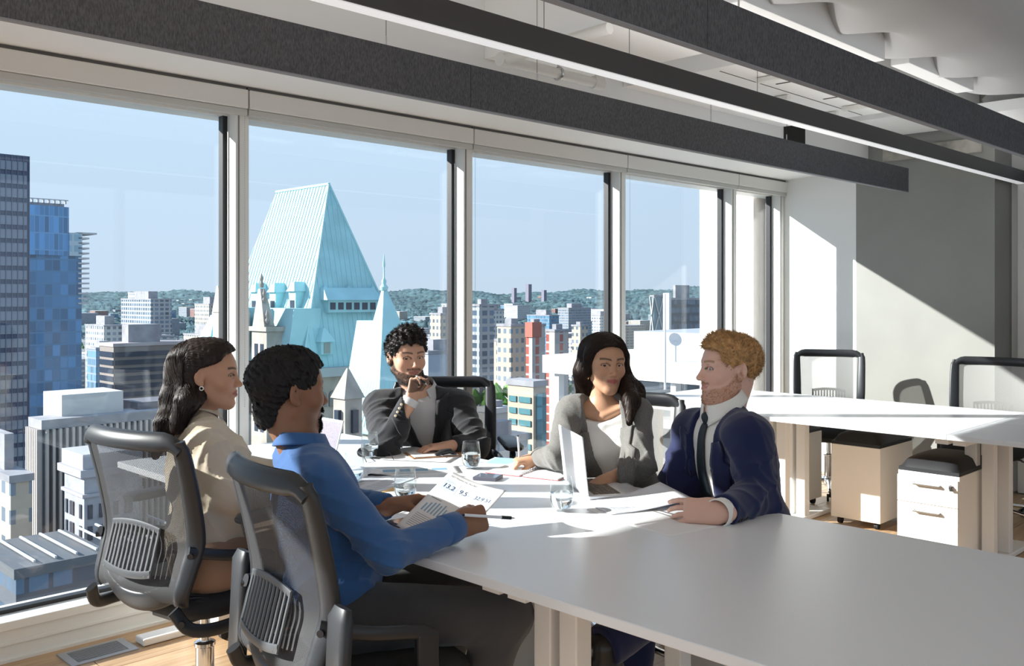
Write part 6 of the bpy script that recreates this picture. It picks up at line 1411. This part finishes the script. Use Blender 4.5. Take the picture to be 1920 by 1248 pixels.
# ---- other sheets on the table
def zpt(u, v, z=TZ): return at_z(u, v, z)
p = zpt(705, 925); a = zpt(800, 890)-p; s1 = Sheet('line_chart_sheet', flat(p, math.atan2(a[1], a[0])), .30, .21, 'printed sheet with fine tables under the middle water glass', m=mat('bluish_paper', (.66, .68, .74), .7))
s1.rects('text_line', lines(.02, .14, .19, .009, 9, .0022, 1)+lines(.16, .28, .19, .009, 9, .0022, 2), M_grey_ink); s1.rects('table_rule', [(.02, .09-i*.012, .26, .0012) for i in range(6)]+[(.02+i*.032, .03, .0012, .06) for i in range(9)], M_ink)
p = zpt(690, 893); a = zpt(882, 886)-p; s2 = Sheet('block_chart_sheet', flat(p, math.atan2(a[1], a[0])), .36, .15, 'sheet with blue colour blocks near the desk joint', group=None)
s2.rects('colour_block', [(.06, .07, .05, .05), (.125, .07, .04, .05), (.18, .07, .055, .05), (.25, .075, .06, .045)], M_bar)
s2.rects('text_line', lines(.02, .33, .05, .009, 4, .002, 6), M_grey_ink)
p = zpt(668, 930); a = zpt(735, 905)-p; s3 = Sheet('manila_folder', flat(p, math.atan2(a[1], a[0])-.55, TZ+.0002), .23, .12, 'open manila folder tucked under the printed sheets', 'folder', m=mat('manila', (.72, .46, .17), .7), t=.0003)
s3.rects('fold_line', [(.0, .06, .23, .002)], M_ink)
p = zpt(700, 975); a = zpt(820, 945)-p; s4 = Sheet('loose_sheet', flat(p, math.atan2(a[1], a[0])), .26, .14, 'plain white sheet lying below the left hand of the blue-shirted man')
p = zpt(712, 862); a = zpt(850, 868)-p; s5 = Sheet('notes_sheet', flat(p, math.atan2(a[1], a[0]), TZ+.003), .30, .20, 'white sheet clipped in front of the black-suited man')
p = zpt(905, 868); a = zpt(965, 872)-p; s6 = Sheet('blue_folder', flat(p, math.atan2(a[1], a[0]), TZ+.002), .20, .14, 'pale blue folder left of the spiral notebook', 'folder', m=mat('pale_blue_card', (.36, .55, .70), .6), t=.003)
p = zpt(1255, 1006); a = zpt(1330, 990)-p; ang = math.atan2(a[1], a[0]); s7 = Sheet('loose_sheet', flat(p, ang), .21, .297, 'bare white sheet under the hand of the navy-suited man')
p = zpt(1145, 966); b_ = zpt(1320, 948); ang = math.atan2(b_[1]-p[1], b_[0]-p[0])
s8 = Sheet('letter_sheet', flat(p, ang, TZ+.003, lambda x, y: .05*max(0, (x-.05)/.25)**1.6*(.5+1.6*y)), .30, .20, 'curled letter lifted in the hand of the navy-suited man', m=mat('bluish_white_paper', (.70, .72, .77), .7))
s8.rects('text_line', lines(.04, .26, .16, .014, 9, .0018, 9), mat('faint_ink', (.5, .52, .57), .7))
p = zpt(1100, 955); a = zpt(1190, 985)-p; s9 = Sheet('loose_sheet', flat(p, math.atan2(a[1], a[0]), TZ+.0009), .24, .17, 'white sheet fanned out under the curled letter')
# ---- water glasses
def tumbler(u, v, lab, fill=.55):
    p = zpt(u, v); r = thing('water_glass', (p[0], p[1], TZ), lab, 'glass', 'stemless water glasses')
    out = [(.0, .002), (.022, .002), (.030, .010), (.0365, .028), (.0385, .045), (.037, .068), (.0335, .095), (.0322, .106)]
    inn = [(.0310, .106), (.0323, .095), (.0356, .068), (.0370, .045), (.0350, .029), (.0285, .0125), (.021, .008), (.0, .008)]
    MB().lathe(out+inn, 40, (p[0], p[1], TZ+.0006), cap=False).build('tumbler', M_tumbler, r, smooth=True)
    zf = .008+fill*.085; ins = inn[::-1]; pr = [(a*.985, b+.0004) for a, b in ins if b < zf]; ra = np.interp(zf, [b for a, b in ins], [a for a, b in ins]); pr += [(ra*.985, zf), (.0, zf)]
    MB().lathe(pr, 40, (p[0], p[1], TZ+.0006), cap=False).build('water', M_water, r, smooth=50)
tumbler(693, 858, 'half-full water glass at the far end, by the black-suited man\'s elbow')
tumbler(664, 903, 'water glass nearest the shoulder of the blue-shirted man', .5)
tumbler(760, 938, 'water glass behind the left hand of the blue-shirted man', .45)
tumbler(883, 878, 'water glass standing on the sheet in front of the black-suited man', .6)
tumbler(1053, 957, 'water glass in front of the sunlit laptop lid', .58)
# ---- laptops
M_sil = mat('silver_aluminium', (.72, .73, .75), .32, .55); M_scr = mat('dusty_glare_screen', (.17, .15, .20), .35, var=(140, .2)); M_key = mat('laptop_key', (.10, .075, .05), .5)  # screen colour mixes dust with painted sun glare
def laptop(c0, h, b, wd, dp, tilt, lab, lidm, back):
    """c0: hinge corner, h: along the hinge, b: towards the user"""
    h, b = nv(V3(*h, 0)), nv(V3(*b, 0)); c0 = V3(*c0, TZ); r = thing('laptop', tuple(c0+h*wd/2+b*dp/2), lab, 'laptop', 'laptops')
    def slab(o, e1, e2, e3, nm, m, bev=.003): mb = MB().hull4([o, o+e1, o+e1+e2, o+e2], [o+e3, o+e1+e3, o+e1+e2+e3, o+e2+e3]); return mb.build(nm, m, r, bevel=bev)
    z3 = UP*.013; slab(c0+UP*.001, h*wd, b*dp, z3, 'base', M_sil); up = nv(UP*math.cos(tilt)-b*math.sin(tilt)); n = np.cross(h, up)
    if n@b < 0: n = -n
    ld = slab(c0+UP*.013-n*.006, h*wd, up*dp, n*.006, 'lid', lidm); slab(c0+UP*.013+n*.0002+h*.008+up*.01, h*(wd-.016), up*(dp-.02), n*.0006, 'screen', M_scr if back else mat('lit_screen', (.3, .32, .36), .2), 0)
    kb = MB().box((-.5, -.5, 0), (.5, .5, 1)).mesh('key'); kb.materials.append(M_key); base_o = [o for o in r.children if o.name.startswith('base')][0]
    for i in range(12):
        for j in range(5):
            q = c0+UP*.0141+h*(.022+(wd-.044)*(i+.5)/12)+b*(.022+dp*.48*(j+.5)/5); o = bpy.data.objects.new('key', kb); COL.objects.link(o); o.parent = base_o
            o.location = q; o.rotation_euler = (0, 0, math.atan2(h[1], h[0])); o.scale = ((wd-.044)/12*.86, dp*.48/5*.84, .0012)
    slab(c0+UP*.0141+h*wd*.33+b*dp*.62, h*wd*.34, b*dp*.32, UP*.0004, 'touchpad', mat('touchpad_grey', (.62, .63, .65), .3), 0)
laptop((1.955, 2.925), (0, 1), (-1, 0), .30, .205, R(16), 'open laptop with lavender-grey screen in front of the cream-shirted woman', M_sil, True)
laptop((2.355, 2.006), (.545, .837), (.837, -.545), .305, .20, R(6), 'open silver laptop with its lid coloured sunlit white beside the grey-blazer woman', mat('sunlit_white_lid', (.80, .81, .83), .3), False)  # sun on the silver lid is put into its white colour
# ---- spiral notebook, phones, clipboard, spectacles, pens
S0, S1 = zpt(977, 894), zpt(1040, 872); hd = nv(S1-S0); pd = np.cross(hd, UP); Ls_ = np.linalg.norm(S1-S0)
r = thing('spiral_notebook', tuple((S0+S1)/2), 'open spiral notebook with white pages and red cover edges', 'notebook')
for q, nm in ((-1, 'left'), (1, 'right')):
    o = S0+pd*q*.008; e1, e2 = hd*Ls_, pd*q*.145
    MB().hull4([o+UP*.0008, o+e1+UP*.0008, o+e1+e2*1.03+UP*.0008, o+e2*1.03+UP*.0008], [o+UP*.003, o+e1+UP*.003, o+e1+e2*1.03+UP*.003, o+e2*1.03+UP*.003]).build('cover', mat('red_cover', (.50, .04, .05), .5), r)
    MB().hull4([o+UP*.003, o+e1+UP*.003, o+e1+e2+UP*.003, o+e2+UP*.003], [o+UP*.008, o+e1+UP*.008, o+e1+e2+UP*.008, o+e2+UP*.008]).build('pages', M_paper, r)
for i in range(16):
    c = S0+hd*Ls_*(i+.5)/16+UP*.008; MB().sweep([c+pd*.0105*math.cos(a)+UP*.009*math.sin(a) for a in np.linspace(0, 2*math.pi, 12, endpoint=False)], .0013, 5, closed=True).build('wire_loop', M_metal, r, smooth=True)
def phone(u0, v0, u1, v1, wd, lab, m, th=.010, z=TZ):
    a, b = zpt(u0, v0), zpt(u1, v1); d = nv(b-a); n = np.cross(UP, d); L_ = np.linalg.norm(b-a); r = thing('phone', tuple((a+b)/2), lab, 'phone', 'phones')
    MB().hull4([a+UP*.0008, b+UP*.0008, b+n*wd+UP*.0008, a+n*wd+UP*.0008], [a+UP*th, b+UP*th, b+n*wd+UP*th, a+n*wd+UP*th]).build('case', mat('phone_case', (.10, .10, .13), .35), r, bevel=.002)
    MB().hull4([a+d*.004+n*.004+UP*th, b-d*.004+n*.004+UP*th, b-d*.004+n*(wd-.004)+UP*th, a+d*.004+n*(wd-.004)+UP*th], [x+UP*(th+.0006) for x in (a+d*.004+n*.004, b-d*.004+n*.004, b-d*.004+n*(wd-.004), a+d*.004+n*(wd-.004))]).build('screen', m, r)
phone(886, 900, 930, 903, .08, 'grey phone lying between the report and the spiral notebook', mat('phone_glass_grey', (.16, .19, .24), .06), .013)
phone(748, 990, 812, 978, .07, 'dark phone lying under the forearm of the blue-shirted man', mat('phone_glass_brown', (.05, .025, .02), .05))
a, b = zpt(775, 862), zpt(868, 856); d = nv(b-a); n = np.cross(UP, d); r = thing('clipboard', tuple((a+b)/2+n*.1), 'brown clipboard with black binder clip before the black-suited man', 'clipboard')
MB().hull4([a+UP*.0035, a+d*.23+UP*.0035, a+d*.23+n*.16+UP*.0035, a+n*.16+UP*.0035], [a+UP*.0065, a+d*.23+UP*.0065, a+d*.23+n*.16+UP*.0065, a+n*.16+UP*.0065]).build('board', mat('hardboard', (.38, .19, .09), .5), r)
MB().hull4([a+d*.01+n*.012+UP*.0066, a+d*.20+n*.012+UP*.0066, a+d*.20+n*.155+UP*.0066, a+d*.01+n*.155+UP*.0066], [x+UP*.009 for x in (a+d*.01+n*.012, a+d*.20+n*.012, a+d*.20+n*.155, a+d*.01+n*.155)]).build('paper_stack', M_paper, r)
c = a+d*.10+n*.02; MB().sweep([c+UP*.012, c+d*.03+UP*.022, c+d*.065+UP*.024, c+d*.09+UP*.012], [(.012, .006), (.016, .012), (.016, .012), (.012, .005)], 10).build('binder_clip', M_blk, r, smooth=50)
for q in (.012, .075): MB().sweep([c+d*q+UP*.012, c+d*(q+.006)-n*.012+UP*.014, c+d*(q+.012)-n*.03+UP*.011], .0016, 6).build('clip_wire', M_metal, r)
p = zpt(668, 858); r = thing('spectacles', tuple(p), 'dark-lensed spectacles lying behind the water glasses', 'spectacles'); d = nv(zpt(705, 855)-p); n = np.cross(UP, d)
for q in (.03, .092):
    c = p+d*q+UP*.022; MB().sweep([c+d*.026*math.cos(t)+UP*.020*math.sin(t) for t in np.linspace(0, 2*math.pi, 20, endpoint=False)], .0018, 6, closed=True).build('rim', M_blk, r, smooth=True)
    mb = MB(); mb.add([c+d*.026*math.cos(t)+UP*.020*math.sin(t) for t in np.linspace(0, 2*math.pi, 20, endpoint=False)], [tuple(range(20))]); o = mb.build('lens', mat('dark_lens', (.05, .045, .045), .1), r); thick(o, .0015)
MB().sweep([p+d*.055+UP*.026, p+d*.061+UP*.029, p+d*.067+UP*.026], .0018, 6).build('bridge', M_blk, r)
for q in (.003, .119): MB().sweep([p+d*q+UP*.026, p+d*q-n*.09+UP*.022, p+d*q-n*.13+UP*.003], .0016, 6).build('temple', M_blk, r)
def pen(a, b, lab, barrel, grip=None):
    a, b = np.array(a, float), np.array(b, float); d = nv(b-a); L_ = np.linalg.norm(b-a); r = thing('pen', tuple(a), lab, 'pen', 'ballpoint pens')
    MB().sweep([a+d*.012, a+d*(L_-.004)], .0042, 10).build('barrel', barrel, r, smooth=40); MB().sweep([a, a+d*.006, a+d*.013], [.0006, .0022, .0038], 8).build('tip', M_metal, r, smooth=40)
    MB().sweep([a+d*.014, a+d*.045], .0049, 10).build('grip', grip or M_rub, r, smooth=40); MB().sweep([b-d*.006, b], [.0035, .003], 8).build('push_button', M_blk, r, smooth=40)
M_clear = mat('pen_clear', (.7, .72, .76), .15)
pen(W(966, 971, 2.60), W(868, 965, 2.52), 'black-gripped pen pointing out of the blue-shirted man\'s fist', M_clear)
tc = TIPS_C[0]; mouth = HEAD_C.w(0, .108, -.066); pen(W(802, 722, 4.02), W(779, 703, 4.05), 'silver pen held at the lips of the black-suited man', M_sil, M_blk)
pd0 = at_z(975, 874, TZ+.009); pen(pd0, W(971, 816, 3.58), 'clear pen held upright in the writing hand of the grey-blazer woman', M_clear, M_clear)
